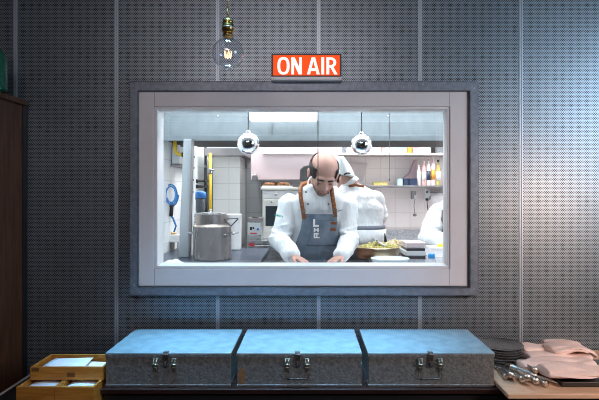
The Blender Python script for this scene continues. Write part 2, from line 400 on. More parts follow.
# canopy: front lip, sloping face band, upper box, open underside
prof = [(yh0, zb), (yh0, Z_(135, DH)), (yh0+.012, Z_(134.5, DH)), (yh0+.02, Z_(121.5, DH)), (yh0+.05, Z_(120.5, DH)), (yh0+.16, Z_(105, DH+.16)), (yh0+.3, KZ1-.35), (yh1, KZ1-.35), (yh1, zb), (yh1-.02, zb), (yh1-.02, zb+.10), (yh0+.02, zb+.10), (yh0+.02, zb)]
hx0, hx1 = KX0+.01, KX1-.02
vs = [(hx0, y, z) for y, z in prof]+[(hx1, y, z) for y, z in prof]; n = len(prof)
g.add(vs, [tuple(range(n))[::-1], tuple(range(n, 2*n))]+[(i, (i+1) % n, n+(i+1) % n, n+i) for i in range(n)])
build(g, 'canopy', M_hood, hood)
g = G().box(hx0+.02, hx1-.02, yh0+.03, yh1-.0205, zb+.003, zb+.012)
build(g, 'filter_panel', mat('shaded_underside', (.035, .037, .042), .6, .2), hood)  # shade under the hood put into a near-black panel colour
g = G().box(hx0, hx1, yh0-.008, yh0+.002, zb-.006, zb+.03)
build(g, 'drip_rail', M_hood, hood, bevel=.002)
for px in (218, 248, 275, 305, 388):
    build(G().ell(Pt(px, 116, DH+.07), (.006, .006, .006), n=8, m=6), 'rivet', M_steel, hood)
for px in (272, 318, 390):
    build(G().box(X_(px, DH)-.002, X_(px, DH)+.002, yh0+.004, yh0+.018, Z_(134, DH), Z_(121.8, DH)), 'panel_seam', M_dsteel, hood)
g = G().box(X_(250, DH-.05), X_(317, DH-.05), yh0-.07, yh0-.02, Z_(120.8, DH-.05), Z_(112, DH-.05))
lamp = thing('strip_light', 'bright white strip light in front of the top of the hood', 'light', (0, yh0-.03, Z_(112, DH)))
build(g, 'diffuser', M_lamp, lamp, bevel=.006)
build(G().box(X_(249, DH-.05), X_(318, DH-.05), yh0-.075, yh0+.03, Z_(112, DH-.05), Z_(112, DH-.05)+.02), 'housing', M_white, lamp)
for px in (255, 312): build(G().tube([(X_(px, DH), yh0-.04, Z_(112, DH-.05)+.02), (X_(px, DH), yh0-.04, KZ1)], .004, 6), 'hanger', M_steel, lamp)

# pinkish wall canopy at the back with its own tube
DC = 4.55
can = thing('wall_canopy', 'pinkish enamel wall canopy behind the bald cook', 'extractor hood', (X_(290, DC), DC-WD+.2, Z_(180, DC)))
g = G().box(X_(251, DC), X_(338, DC), DC-WD, KY1-.002, Z_(180, DC), Z_(147, DC))
build(g, 'canopy', M_pink, can, bevel=.006)
build(G().box(X_(251, DC)-.005, X_(338, DC)+.005, DC-WD-.006, DC-WD+.01, Z_(181.3, DC), Z_(179.5, DC)), 'lower_lip', M_dsteel, can)
build(G().box(X_(263, DC), X_(315, DC), DC-WD-.03, DC-WD, Z_(154.5, DC), Z_(147.2, DC)), 'lamp_housing', M_white, can, bevel=.004)
build(G().cyl((X_(265, DC), DC-WD-.042, Z_(151, DC)), (X_(312, DC), DC-WD-.042, Z_(151, DC)), .019, n=14), 'tube', M_lamp, can)
o = build(G().box(X_(252, 4.5), X_(257.5, 4.5), 4.5-WD, 4.5-WD+.08, Z_(181, 4.5), Z_(176.5, 4.5)).cyl(Pt(254.8, 177, 4.54), Pt(254.8, 174, 4.54), .024, .016), 'grey_bracket', M_dsteel)
WDs = 4.5
tag(o, 'small grey rounded bracket on the lower left corner of the pinkish canopy', 'bracket')
spk = thing('dark_wall_box', 'dark grey rounded box beside the left ear of the bald cook', 'box', Pt(305, 181, 4.4))
g = G().prism([(X_(299.5, 4.4), Z_(181, 4.4)), (X_(312, 4.4), Z_(181, 4.4)), (X_(312, 4.4), Z_(164, 4.4)), (X_(304, 4.4), Z_(165.5, 4.4)), (X_(300, 4.4), Z_(169, 4.4))], 4.4-WD, 4.5-WD)
build(g, 'body', mat('charcoal_case', (0.10, 0.10, 0.105), .5), spk, bevel=.01)
build(G().box(X_(301, 4.4), X_(310, 4.4), 4.5-WD, DC-WD, Z_(178, 4.4), Z_(172, 4.4)), 'wall_bracket', M_dsteel, spk)

def ball_lamp(px, py, r, label):
    D = 2.76; c = Pt(px, py, D)
    t = thing('ball_pendant', label, 'pendant lamp', (c.x, c.y, c.z-r), 'chrome ball pendants over the pass')
    g = G(); prof = []
    for i in range(25):
        a = -math.pi/2+.22+(math.pi-.3)*i/24
        prof.append((r*math.cos(a), r*math.sin(a)))
    inner = [(q*.96, z*.96) for q, z in prof[::-1]]
    g.lathe(prof+inner, c, 32, closed=True)
    build(g, 'shade', M_chrome, t)
    build(G().lathe([(0, r*.93), (.014, r*.95), (.014, r*1.12), (.006, r*1.2)], c, 16), 'cap', M_chrome, t)
    build(G().ell(c+Vector((0, 0, -r*.25)), (r*.4, r*.4, r*.4)), 'bulb', M_white, t)
    build(G().tube([c+Vector((0, 0, r*1.15)), (c.x, c.y, KZ1)], .0035, 8), 'rod', M_dsteel, t)
ball_lamp(248.3, 143.5, .060, 'chrome ball pendant hanging left of the bald cook')
ball_lamp(361.5, 144.5, .058, 'chrome ball pendant hanging right of the bald cook')
for px, y1, D, lb in ((318, 186, 2.66, 'thin black cable hanging in front of the bald cook\'s head'), (389.5, 181, 3.1, 'thin grey reflection line right of the second chrome ball pendant')):  # solid threads standing in for dark reflection lines in the window glass
    t = thing('reflection_line', lb, 'reflection', Pt(px, y1, D)); a = Pt(px, y1, D)
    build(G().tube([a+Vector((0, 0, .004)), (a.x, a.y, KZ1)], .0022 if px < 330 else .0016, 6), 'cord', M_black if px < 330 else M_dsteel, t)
    build(G().tube([a, a+Vector((0, 0, .012))], .003, 8), 'line_end', M_black, t)

# ------------------------------------------------------------------ kitchen: worktops
CT = 1.12
def station(name, label, x0, x1, y0, y1, top=CT, col=None, splash=0):
    t = thing(name, label, 'counter', ((x0+x1)/2, (y0+y1)/2, KZ0))
    build(G().box(x0, x1, y0, y1, top-.035, top), 'worktop', col or M_steel, t, bevel=.004)
    build(G().box(x0+.02, x1-.02, y0+.03, y1-.03, KZ0+.1, top-.035), 'cabinet_body', M_steel, t)
    for (x, y) in ((x0+.05, y0+.05), (x1-.05, y0+.05), (x0+.05, y1-.05), (x1-.05, y1-.05)):
        build(G().cyl((x, y, KZ0), (x, y, KZ0+.1), .02), 'leg', M_steel, t)
    if splash: build(G().box(x0, x1, y1-.015, y1, top, top+splash), 'splashback', M_steel, t)
    return t
M_dtop = mat('dark_blue_worktop', (0.06, 0.08, 0.12), .3, .3)
station('pass_counter', 'steel pass counter directly behind the window glass', KX0+.01, KX1-.02, .105, .42, CT, M_steel)
station('cooking_station', 'dark topped cooking station carrying the stock pots', KX0+.01, -.30, .425, 1.35, CT, M_dtop)
station('preparation_counter', 'steel preparation counter with food trays at the right', .40, 1.05, .425, 1.0, CT, M_steel)
station('back_counter', 'steel back counter with a low splashback under the tiled wall', .55, KX1-.02, 1.95, KY1-.01, 1.03, M_steel, .14)
station('oven_bench', 'steel bench under the white oven', X_(247, 4.3), .12, 1.78, KY1-.01, Z_(238, 4.3)-.02, M_steel)

# stock pots
def pot(label, px0, px1, ptop, D, z0, matl=M_pot, lid=False):
    x0, x1 = X_(px0, D), X_(px1, D); r = (x1-x0)/2; cx = (x0+x1)/2; cy = D-WD+r*.0; zt = Z_(ptop, D-r)
    t = thing('stock_pot', label, 'pot', (cx, cy, z0), 'stock pots on the cooking station')
    h = zt-z0
    g = G().lathe([(0, .004), (r*.97, .004), (r, .012), (r, h-.006), (r*1.035, h-.004), (r*1.035, h), (r*.97, h), (r*.96, .02), (0, .02)], (cx, cy, z0), 40)
    build(g, 'body', matl, t)
    for a, b in ((1, 0), (-1, 0)):
        x = cx+a*r
        zc = z0+h*.78
        g = G().tube([(x-a*.004, cy-.035, zc), (x+a*.022, cy-.033, zc+.003), (x+a*.034, cy-.015, zc+.006), (x+a*.034, cy+.015, zc+.006), (x+a*.022, cy+.033, zc+.003), (x-a*.004, cy+.035, zc)], .0035, 8)
        build(g, 'handle', M_steel, t)
    return t, cx, cy, r, zt
t, cx, cy, r, zt = pot('large shiny stock pot at the front of the cooking station', 193.5, 231, 227, 3.22, CT)
build(G().lathe([(0, zt-.03), (r*.955, zt-.03), (r*.955, zt-.025), (0, zt-.02)], (cx, cy, 0), 32), 'stock_surface', mat('pale_steam_stock', (.50, .47, .42), .3), t)
t, cx, cy, r, zt = pot('second steel pot standing behind the large stock pot', 195.5, 226, 214.5, 3.62, CT)
build(G().lathe([(r*1.05, zt), (r*1.05, zt+.004), (r*.5, zt+.012), (.012, zt+.014), (.008, zt+.024), (.014, zt+.032), (0, zt+.034)], (cx, cy, 0), 32), 'lid', M_steel, t)
# white bin
D = 3.77
t = thing('tall_white_container', 'tall white rounded container behind the large stock pot', 'container', (X_(232, D), D-WD, CT))
g = G().lathe([(0, 0), (.060, 0), (.062, .01), (.066, Z_(214, D)-CT-.01), (.070, Z_(214, D)-CT), (.062, Z_(214, D)-CT), (.058, .02), (0, .02)], (X_(233, D), D-WD, CT), 32)
build(g, 'body', M_white, t)
# tongs/wire handle over the pot rim
tg = thing('wire_skimmer', 'black handled wire skimmer hooked over the stock pot rim', 'skimmer', Pt(232, 236, 3.14))
c = [Pt(224, 219, 3.1), Pt(227, 222.5, 3.1), Pt(231, 226, 3.1), Pt(236, 221, 3.1), Pt(238, 218.8, 3.12)]
build(G().tube([Pt(224.5, 219, 3.1), Pt(238, 218.5, 3.14)], .0025, 6).tube(c, .004, 8), 'handle', M_black, tg)
build(G().tube([Pt(224.5, 236, 3.1), Pt(231, 235, 3.1), Pt(239, 232.5, 3.1)], .003, 6).ell(Pt(225, 235, 3.1), (.009, .006, .008)), 'wire_hook', M_dsteel, tg)
# cloth
g = G(); nn = 14
for (px0, px1, pyt) in ((163, 186, 251),):
    vs = []; fs = []
    for i in range(nn):
        for j in range(nn):
            u = i/(nn-1); v = j/(nn-1); x = X_(162+24*u, 2.8+.12*v); y = .32+.14*v-.03
            z = CT+.006+max(0, math.sin(u*3.0+.3))*.045*(.4+.6*u)*math.sin(v*3.1)+.012*abs(math.sin(u*9+v*4))
            vs.append((x, y, z))
    for i in range(nn-1):
        for j in range(nn-1): fs.append((i*nn+j, (i+1)*nn+j, (i+1)*nn+j+1, i*nn+j+1))
    g.add(vs, fs, True)
tag(build(g, 'kitchen_cloth', M_water, solid=.004, subsurf=1), 'crumpled white cloth at the bottom left corner of the window', 'cloth')

# ------------------------------------------------------------------ kitchen: left side services
D = 3.30
post = thing('steel_post', 'wide grey steel post rising from the left of the cooking station', 'post', (X_(187, D), D-WD, CT))
g = G(); b = [(X_(178.5, D), CT+.001), (X_(188, D), CT+.001), (X_(191.5, D), zb-.01), (X_(183.5, D), zb-.01)]
g.prism(b, D-WD, D-WD+.06)
build(g, 'upright', mat('satin_grey_steel', (0.40, 0.44, 0.47), .4, .5), post, bevel=.003)
g = G().prism([(X_(188.1, D), CT+.001), (X_(189.2, D), CT+.001), (X_(192.7, D), zb-.01), (X_(191.6, D), zb-.01)], D-WD-.01, D-WD+.05)
build(g, 'edge_rail', M_dsteel, post)
lad = thing('white_ladder_rail', 'narrow white perforated rail leaning beside the grey steel post', 'rail', Pt(198, 222, 3.5))
D = 3.40
build(G().prism([(X_(189, D), CT+.001), (X_(192, D), CT+.001), (X_(196.6, D), Z_(146, D)), (X_(192.5, D), Z_(146, D))], D-WD, D-WD+.025), 'rail', M_white, lad, bevel=.002)
for py in (157, 168, 180, 192): build(G().ell(Pt(194.9-(py-146)*.037, py, D-.001), (.004, .003, .005), n=8, m=6), 'slot', M_black, lad)
# white boiler on the left wall with shelf
D = 3.75
bo = thing('wall_boiler', 'white wall boiler at the far left under the hood', 'boiler', (KX0+.08, D-WD, Z_(166, D)))
build(G().box(KX0+.002, X_(180, D), D-WD, D-WD+.30, Z_(164, D), Z_(146, D)), 'casing', mat('pale_blue_enamel', (.84, .90, .93), .35), bo, bevel=.01)
build(G().box(KX0+.002, X_(181, D), D-WD-.02, D-WD+.34, Z_(166.5, D), Z_(164.5, D)), 'shelf_plate', M_dsteel, bo)
D = 3.55
pp = thing('gas_pipe', 'short yellow gas pipe elbow under the hood at the left', 'pipe', Pt(176, 155, D))
build(G().tube([Vector((X_(175, D), D-WD, zb+.072)), Pt(175, 149, D), Pt(176, 152.5, D), Pt(178.5, 154.3, D), Pt(183, 154.8, D), Pt(188, 154.8, D)], .013, 12), 'pipe', M_yellow, pp)
build(G().cyl(Pt(175, 140.5, D), Pt(175, 138.5, D), .018), 'coupling', M_black, pp)
build(G().cyl(Pt(182, 154.8, D), Pt(184, 154.8, D), .017), 'coupling', M_black, pp)
D = 3.72
hose = thing('blue_hose_coil', 'coiled blue water hose hanging on the left kitchen wall', 'hose', Pt(170, 215, D))
pts = [Pt(171+7.5*math.cos(a)*(1-.012*i), 195+12*math.sin(a)*(1-.01*i), D-.004*i) for i, a in enumerate([k*2*math.pi/16 for k in range(40)])]
build(G().tube(pts, .0055, 8), 'coil', M_blue, hose)
build(G().tube([Pt(166, 203, D), Pt(168, 212, D), Pt(173, 218, D), Pt(176, 226, D), Pt(174, 232, D)], .007, 8), 'tail', M_blue, hose)
build(G().cyl(Pt(172, 203, D-.03), Pt(171, 216, D-.03), .014), 'spray_gun', M_black, hose)
D = 3.9
mt = thing('water_meter', 'round white meter with a blue band on the left kitchen wall', 'meter', Pt(170, 200, D))
build(G().tube([Pt(170, 194, D), Pt(170, 194, D-.04)], .055, 28), 'dial', M_white, mt)
build(G().boxm(Pt(170, 195.5, D-.045), (.038, .005, .008)), 'band', M_bluep, mt)
wf = thing('water_filter', 'water filter with a blue head and smoked bowl beside the steel post', 'water filter', Pt(200, 214, 4.1))
D = 4.1
build(G().lathe([(0, .0), (.022, .0), (.034, .012), (.038, .04), (.038, .1), (.04, .13)], Pt(200.5, 214, D), 24), 'bowl', M_smoke, wf)
g = G().lathe([(.043, .128), (.046, .13), (.046, .165), (.04, .178), (.02, .185), (0, .186)], Pt(200.5, 214, D), 24)
g.cyl(Pt(195, 196.5, D), Pt(206, 196.5, D), .012)
build(g, 'head', M_bluep, wf)
build(G().box(KX0+.001, X_(199, D), D-WD, D-WD+.02, Z_(199, D), Z_(197, D)), 'wall_bracket', M_dsteel, wf)
build(G().tube([Pt(196, 196.5, D), Pt(192, 200, D), Pt(192, 208, D), Pt(195, 216, D), Pt(200, 226, D)], .006, 8), 'feed_tube', M_blue, wf)
D = 4.7
for nm, px, y0, y1, r, m_, lb in (('gas_riser', 210.3, 153, 214, .0135, M_yellow, 'yellow vertical gas riser beside the white tiled pier'),
                           ('drain_pipe', 205.5, 146, 214, .012, M_black, 'black vertical pipe just left of the yellow riser')):
    t = thing(nm, lb, 'pipe', Pt(px, y1, D))
    dd = 4.5 if nm == 'gas_riser' else 4.68
    a, b = Pt(px, y1, dd), Pt(px, y0, dd)
    a.z = CT-.1
    build(G().tube([a, b], r, 12), 'pipe', m_, t)
    for k in (.35, .8): build(G().cyl(a.lerp(b, k)-Vector((0, 0, .01)), a.lerp(b, k)+Vector((0, 0, .01)), r*1.35), 'clip', M_dsteel, t)
    if nm == 'gas_riser':
        build(G().tube([Pt(210, 170, dd-.03), Pt(214, 170, dd-.03)], .008, 8).ell(Pt(210, 170, dd-.02), (.018, .018, .018)), 'valve', M_dsteel, t)
D = 4.45
t = thing('hanging_tongs', 'dark steel clips hanging by the black pipe above the water filter', 'clip', Pt(200, 192, D))
for py in (181, 186.5):
    build(G().cyl(Pt(197, py, D), Pt(203.5, py, D), .012).ell(Pt(197, py, D), (.02, .015, .018)).box(X_(203, D), X_(205, D), D-WD, D-WD+.2, Z_(py+1, D), Z_(py-1, D)), 'clip', M_black, t)
D = 3.72
tub = thing('small_food_tub', 'small tub of yellow scraps on the shelf below the blue hose', 'tub', Pt(172, 239, D))
build(G().box(X_(165, D), X_(178.5, D), D-WD, D-WD+.12, Z_(240, D), Z_(235, D)), 'tub', M_white, tub, bevel=.004)
g = G()
for k in range(14): g.ell(Pt(166+random.random()*11, 234-random.random()*1.2, D+.02+random.random()*.08), (.014, .01, .008), n=8, m=6)
build(g, 'scraps', mat('yellow_scraps', (.62, .40, .10), .7, noise=.4, nscale=80), tub)
sh = thing('service_trolley', 'grey steel trolley under the small food tub', 'trolley', (X_(171, 3.72), 1.3, CT))
build(G().box(X_(163, D), X_(178.7, D), D-WD-.02, D-WD+.14, Z_(242, D), Z_(240, D)-.0005), 'top', M_white, sh)
for px in (164, 177.5):
    build(G().box(X_(px, D)-.006, X_(px, D)+.006, D-WD, D-WD+.012, CT, Z_(242, D)), 'leg', M_steel, sh)
build(G().box(X_(165, D), X_(171, D), D-WD+.01, D-WD+.1, CT+.001, Z_(243, D)), 'drawer', M_dsteel, sh)
D = 3.75
t = thing('spice_jar', 'brown patterned jar between the grey steel post and the stock pot', 'jar', (X_(198, D), D-WD, Z_(240, D)))
build(G().lathe([(0, 0), (.03, 0), (.033, .01), (.033, .075), (.026, .09)], (X_(197.5, D), D-WD, Z_(240, D)), 20), 'body', M_bread, t)
build(G().lathe([(.027, .09), (.03, .092), (.03, .11), (0, .111)], (X_(197.5, D), D-WD, Z_(240, D)), 20), 'lid', M_brass, t)
t = thing('grey_canister', 'grey canister under the brown patterned jar', 'canister', (X_(198, D), D-WD, CT))
build(G().lathe([(0, 0), (.042, 0), (.045, .01), (.045, Z_(240, D)-CT-.012), (.03, Z_(240, D)-CT-.001), (0, Z_(240, D)-CT-.001)], (X_(197.5, D), D-WD, CT), 24), 'body', M_hood, t)

# ------------------------------------------------------------------ kitchen: oven, controller
D = 4.45
zo = Z_(238, 4.3)-.02
ov = thing('oven', 'white upright oven with a dark glass door left of the bald cook', 'oven', (X_(282, D), D-WD+.2, zo))
x0, x1 = X_(262.5, D), X_(300, D); zt = Z_(190, D); zb2 = zo
build(G().box(x0, x1, D-WD, D-WD+.35, zb2, zt), 'body', M_cream, ov, bevel=.006)
build(G().box(x0-.015, x1+.015, D-WD-.015, D-WD+.36, zt, Z_(187, D)), 'top_plate', M_cream, ov, bevel=.004)
dr = build(G().box(x0+.008, x1-.01, D-WD-.014, D-WD, Z_(232, D), Z_(199, D)), 'door', M_cream, ov, bevel=.004)
build(G().box(x0+.028, x1-.05, D-WD-.0165, D-WD-.0135, Z_(226, D), Z_(206, D)), 'door_glass', M_dglass, dr, bevel=.004)
build(G().tube([(x1-.03, D-WD-.014, Z_(228, D)), (x1-.03, D-WD-.045, Z_(226, D)), (x1-.03, D-WD-.045, Z_(205, D)), (x1-.03, D-WD-.014, Z_(203, D))], .006, 8), 'door_handle', M_steel, dr)
build(G().box(x0+.004, x1-.004, D-WD-.008, D-WD, Z_(198.3, D), Z_(191, D)), 'control_panel', M_white, ov, bevel=.002)
for px, py in ((272, 202), (276, 194.5)): build(G().cyl((X_(px, D), D-WD-.02, Z_(py, D)), (X_(px, D), D-WD, Z_(py, D)), .010), 'knob', M_dsteel, ov)
tr = thing('bread_tray', 'tray of browned bread on top of the white oven', 'tray', (X_(275, D), D-WD+.15, Z_(187, D)))
build(G().box(X_(262, D), X_(292, D), D-WD, D-WD+.25, Z_(187, D)+.001, Z_(185.6, D)), 'tray', M_cream, tr)
g = G()
for k in range(26): g.ell((X_(263.5+random.random()*26, D), D-WD+.03+random.random()*.18, Z_(185, D)+random.random()*.01), (.03, .025, .018), n=10, m=6)
tag(build(g, 'browned_bread', M_bread), 'browned bread pieces heaped on the tray over the oven', 'bread', kind='stuff')
D = 4.28
ct = thing('control_box', 'small steel control box with dials standing left of the oven', 'control box', (X_(254, D), D-WD+.1, zo))
x0, x1 = X_(247.5, D), X_(261.2, D)
build(G().box(x0, x1, D-WD, D-WD+.16, zo, Z_(222, D)), 'case', M_steel, ct, bevel=.004)
build(G().box(x0-.004, x1+.004, D-WD-.004, D-WD+.17, Z_(222, D), Z_(218, D)), 'top', M_dsteel, ct, bevel=.003)
build(G().box(x0+.006, x1-.006, D-WD-.004, D-WD, Z_(234.5, D), Z_(223, D)), 'panel', mat('pale_panel', (.66, .74, .76), .4), ct)
build(G().box(X_(250, D), X_(252, D), D-WD-.007, D-WD-.004, Z_(230, D), Z_(227, D)).box(X_(252.6, D), X_(254.2, D), D-WD-.007, D-WD-.004, Z_(229, D), Z_(227, D)), 'switch', M_black, ct)
build(G().cyl((X_(258, D), D-WD-.016, Z_(229, D)), (X_(258, D), D-WD-.003, Z_(229, D)), .010), 'dial', M_bluep, ct)
build(G().box(X_(250, D), X_(257, D), D-WD-.006, D-WD-.004, Z_(233.8, D), Z_(232.6, D)), 'label_strip', M_red, ct)
build(G().ell(((x0+x1)/2, D-WD+.06, Z_(217.6, D)), (.03, .02, .012)), 'top_knob', M_black, ct)
D = 4.26
t = thing('steel_refrigerated_base', 'long steel drawer unit with a small red badge below the oven', 'cabinet', (X_(270, D), D-WD, KZ0))
build(G().box(X_(247, D), X_(303, D), D-WD, D-WD+.01, zo-.33, zo-.036), 'front', M_steel, t, bevel=.003)
build(G().box(X_(248.5, D), X_(254.5, D), D-WD-.002, D-WD, Z_(246, D), Z_(243.6, D)), 'badge', M_red, t)
build(G().tube([(X_(262, D), D-WD, zo-.2), (X_(262, D), D-WD-.03, zo-.2), (X_(296, D), D-WD-.03, zo-.2), (X_(296, D), D-WD, zo-.2)], .006, 8), 'handle', M_steel, t)
for px in (249, 301): build(G().box(X_(px, D)-.01, X_(px, D)+.01, D-WD, D-WD+.02, KZ0, zo-.33), 'leg', M_steel, t)

# ------------------------------------------------------------------ kitchen: right shelves
D = 4.9
def shelf(name, label, px0, px1, py, D, th=.02, depth=.2):
    t = thing(name, label, 'shelf', (X_((px0+px1)/2, D), D-WD, Z_(py, D)))
    zt = Z_(py, D)
    build(G().box(X_(px0, D), X_(px1, D), D-WD, KY1-.002, zt-th, zt), 'board', mat('pinkish_shelf', (.50, .46, .46), .5) if py < 170 else M_dsteel, t, bevel=.002)
    for px in (px0+6, px1-6):
        x = X_(px, D); build(G().extr([(x, KY1-.004, zt-th), (x, KY1-.004, zt-th-.09), (x, KY1-.018, zt-th-.09), (x, D-WD+.04, zt-th)], (0, 0, 0), (.012, 0, 0)), 'bracket', M_steel, t)
    return zt
z1 = shelf('upper_shelf', 'upper white wall shelf holding boxes and jars', 338, 462, 153, 4.85)
z2 = shelf('lower_shelf', 'lower steel wall shelf holding bottles and dark boxes', 366, 462, 185.5, 4.85)
M_items = {'w': M_white, 's': M_steel, 'o': M_orange, 'b': M_lightblue, 'r': M_rose, 'd': M_black, 'c': M_clearpl, 'g': M_green, 'n': mat('dark_blue_tin', (.03, .05, .10), .4), 'p': M_pink}
def carton(x0, x1, zbase, ht, c, D, label, grp, lid=None, dep=.1):
    t = thing('carton', label, 'box', ((x0+x1)/2, D-WD+.02, zbase), grp)
    build(G().box(x0, x1, D-WD+.02, D-WD+.02+dep, zbase+.001, zbase+ht), 'body', M_items[c], t, bevel=.002)
    build(G().box(x0-.002, x1+.002, D-WD+.018, D-WD+.022+dep, zbase+ht, zbase+ht+.006), 'lid', M_items[lid or c], t)
def bottle(x, zbase, r, ht, c, D, label, grp, capc='w', lab=None):
    t = thing('bottle', label, 'bottle', (x, D-WD+.07, zbase), grp)
    build(G().lathe([(0, .001), (r*.95, .001), (r, .006), (r, ht*.68), (r*.75, ht*.78), (r*.4, ht*.84), (r*.38, ht*.93)], (x, D-WD+.07, zbase), 20), 'body', M_items[c], t)
    build(G().lathe([(r*.45, ht*.92), (r*.48, ht*.93), (r*.48, ht), (0, ht)], (x, D-WD+.07, zbase), 16), 'cap', M_items[capc], t)
    if lab: build(G().lathe([(r*1.02, ht*.2), (r*1.02, ht*.55)], (x, D-WD+.07, zbase), 20), 'label', M_items[lab], t)
D = 4.85; up = 'boxes and jars on the upper wall shelf'
for px0, px1, hh, c, lb in ((342, 347, .05, 's', 'small steel tin on the upper shelf, left of the chrome ball'),
                        (372, 381, .055, 'w', 'white carton just right of the chrome ball on the upper shelf'),
                        (382, 384, .055, 'r', 'narrow rose carton beside the first white carton on the upper shelf'),
                        (385, 396, .055, 'w', 'wide white carton left of the light blue one on the upper shelf'),
                        (398, 407, .055, 'b', 'light blue carton on the upper shelf'),
                        (408, 412, .05, 'o', 'orange carton in the middle of the upper shelf'),
                        (413.5, 419, .055, 'r', 'rose carton right of the orange carton'),
                        (421, 431, .06, 'w', 'white carton near the right end of the upper shelf'),
                        (432.5, 436, .06, 'd', 'black carton near the right end of the upper shelf'),
                        (437, 447, .06, 's', 'steel tin at the right end of the upper shelf')):
    carton(X_(px0, D), X_(px1, D), z1, hh, c, D, lb, up)
lo = 'boxes and bottles on the lower wall shelf'
for px0, px1, hh, c, lb, lid in ((374, 388, .03, 'g', 'flat green pack at the left of the lower shelf', 'g'),
                        (399, 403, .06, 'b', 'small light blue box left of the dark tins on the lower shelf', 'b'),
                        (404.5, 409, .06, 'n', 'left dark blue tin on the lower shelf', 'n'),
                        (410, 417.5, .062, 'n', 'wider dark blue tin on the lower shelf, right of the narrow one', 'n')):
    carton(X_(px0, D), X_(px1, D), z2, hh, c, D, lb, lo, lid)
for px, r, ht, c, cap, lab, lb in ((420.5, .016, .20, 'w', 'w', None, 'slim white bottle beside the dark blue tins'),
                            (425.5, .020, .24, 'r', 'w', 'w', 'rose bottle with a white label on the lower shelf'),
                            (430.3, .019, .26, 'w', 'r', 'n', 'white bottle with a dark label on the lower shelf'),
                            (435.0, .020, .28, 'p', 'w', 'o', 'tall pink bottle with an orange label on the lower shelf'),
                            (440.0, .022, .25, 'g', 'd', 'w', 'green bottle at the right edge of the lower shelf')):
    bottle(X_(px, D), z2, r, ht, c, D, lb, lo, cap, lab)
D = 4.95
t = thing('wall_notice', 'pale grey trapezoid board on the wall just behind the capped cook\'s neck', 'board', Pt(358, 182, D))
build(G().prism([(X_(352, D), Z_(182.5, D)), (X_(364.5, D), Z_(181.5, D)), (X_(369, D), Z_(162.5, D)), (X_(345, D), Z_(161, D))], KY1-.03, KY1-.004), 'panel', mat('pale_board', (.58, .55, .55), .5), t, bevel=.003)
build(G().tube([Pt(352, 183, DB-.03), Pt(364.5, 182, DB-.03)], .005, 6), 'bottom_rail', M_white, t)
D = 4.86
t = thing('pink_funnel_hood', 'pink slanted chute between the lower shelf tins and the upper shelf', 'chute', Pt(416, 180, D))
build(G().prism([(X_(405, D), z2+.070), (X_(419.3, D), z2+.070), (X_(420.5, D), Z_(158.5, D)), (X_(418.5, D), Z_(158.5, D)), (X_(413, D), Z_(173, D))], KY1-.11, KY1-.01), 'chute', mat('dusty_pink', (.55, .42, .45), .5), t, bevel=.003)
# wall fittings
D = 5.02
t = thing('wall_socket_box', 'grey socket box with a hanging cord under the lower shelf', 'socket', Pt(414, 200, D))
build(G().boxm(Pt(413.5, 195, D), (.022, .03, .04)), 'case', mat('grey_fitting', (.35, .34, .34), .5), t, bevel=.004)
build(G().boxm(Pt(415.5, 197, D-.035), (.012, .01, .02)), 'plug', M_white, t)
build(G().tube([Pt(415, 199, D-.03), Pt(414, 205, D), Pt(414.5, 211, D), Pt(415, 214, D)], .0035, 6).ell(Pt(414.8, 215, D), (.02, .015, .015)), 'hook', M_dsteel, t)
t = thing('wall_thermostat', 'white wall controller with dark buttons and a trailing cord', 'controller', Pt(427, 200, D))
build(G().boxm(Pt(427, 195, D), (.022, .03, .055)), 'case', M_white, t, bevel=.004)
build(G().boxm(Pt(427, 199.5, D-.032), (.014, .004, .012)).boxm(Pt(427, 192, D-.032), (.008, .004, .008)), 'button', M_black, t)
build(G().tube([Pt(427, 201, D-.02), Pt(427.5, 207, D), Pt(428.5, 213, D), Pt(427, 220, D), Pt(424, 226, D)], .004, 6), 'cord', M_black, t)
t = thing('paper_roll_holder', 'round white paper roll holder at the right end of the tiled wall', 'dispenser', Pt(436, 200, D))
build(G().cyl(Pt(430, 198, D-.03), Pt(447, 198, D-.03), .05, n=24), 'roll', M_paper, t)
build(G().cyl(Pt(429.3, 198, D-.03), Pt(430, 198, D-.03), .02).box(X_(431, D), X_(446, D), KY1-.06, KY1-.002, Z_(195, D), Z_(192, D)), 'holder', M_dsteel, t)

# ------------------------------------------------------------------ people
def head_geo(c, M, s=1.0):
    """cranium, face, nose, ears in a head frame: +y is where the face looks, +z the crown"""
    c = Vector(c); g = G()
    def e(p, r, n=20, m=14): g.ell(c+(M @ (Vector(p)*s)), [q*s for q in r], M, n, m)
    e((0, -.018, .032), (.078, .098, .086)); e((0, .028, -.035), (.061, .064, .078)); e((0, .052, -.088), (.034, .032, .028))
    e((0, .070, .012), (.056, .022, .016)); e((.034, .060, -.030), (.024, .025, .024)); e((-.034, .060, -.030), (.024, .025, .024))
    g.tube([c+(M @ (Vector(p)*s)) for p in ((0, .080, .008), (0, .094, -.018), (0, .104, -.036), (0, .090, -.044))], [.009*s, .011*s, .015*s, .012*s], 12)
    e((.012, .090, -.038), (.009, .012, .009)); e((-.012, .090, -.038), (.009, .012, .009))
    e((0, .082, -.062), (.023, .012, .006)); e((0, .081, -.072), (.020, .012, .007))
    for sx in (1, -1):
        e((sx*.080, -.008, -.012), (.010, .020, .032)); e((sx*.084, -.012, .004), (.010, .016, .016))
    return g
def limb(g, pts, rs, n=16):
    P = [Vector(p) for p in pts]; g.tube(P, rs, n)
    for p, r in zip(P, rs): g.ell(p, (r, r, r), n=16, m=10)
def torso_rings(g, rings, grow=0, n=28):
    rs = []
    for (x, y, z, rx, ry) in rings:
        rs.append([Vector((x+(rx+grow)*math.copysign(abs(math.cos(a))**.85, math.cos(a)), y+(ry+grow)*math.sin(a), z)) for a in [2*math.pi*j/n for j in range(n)]])
    g.rings(rs)
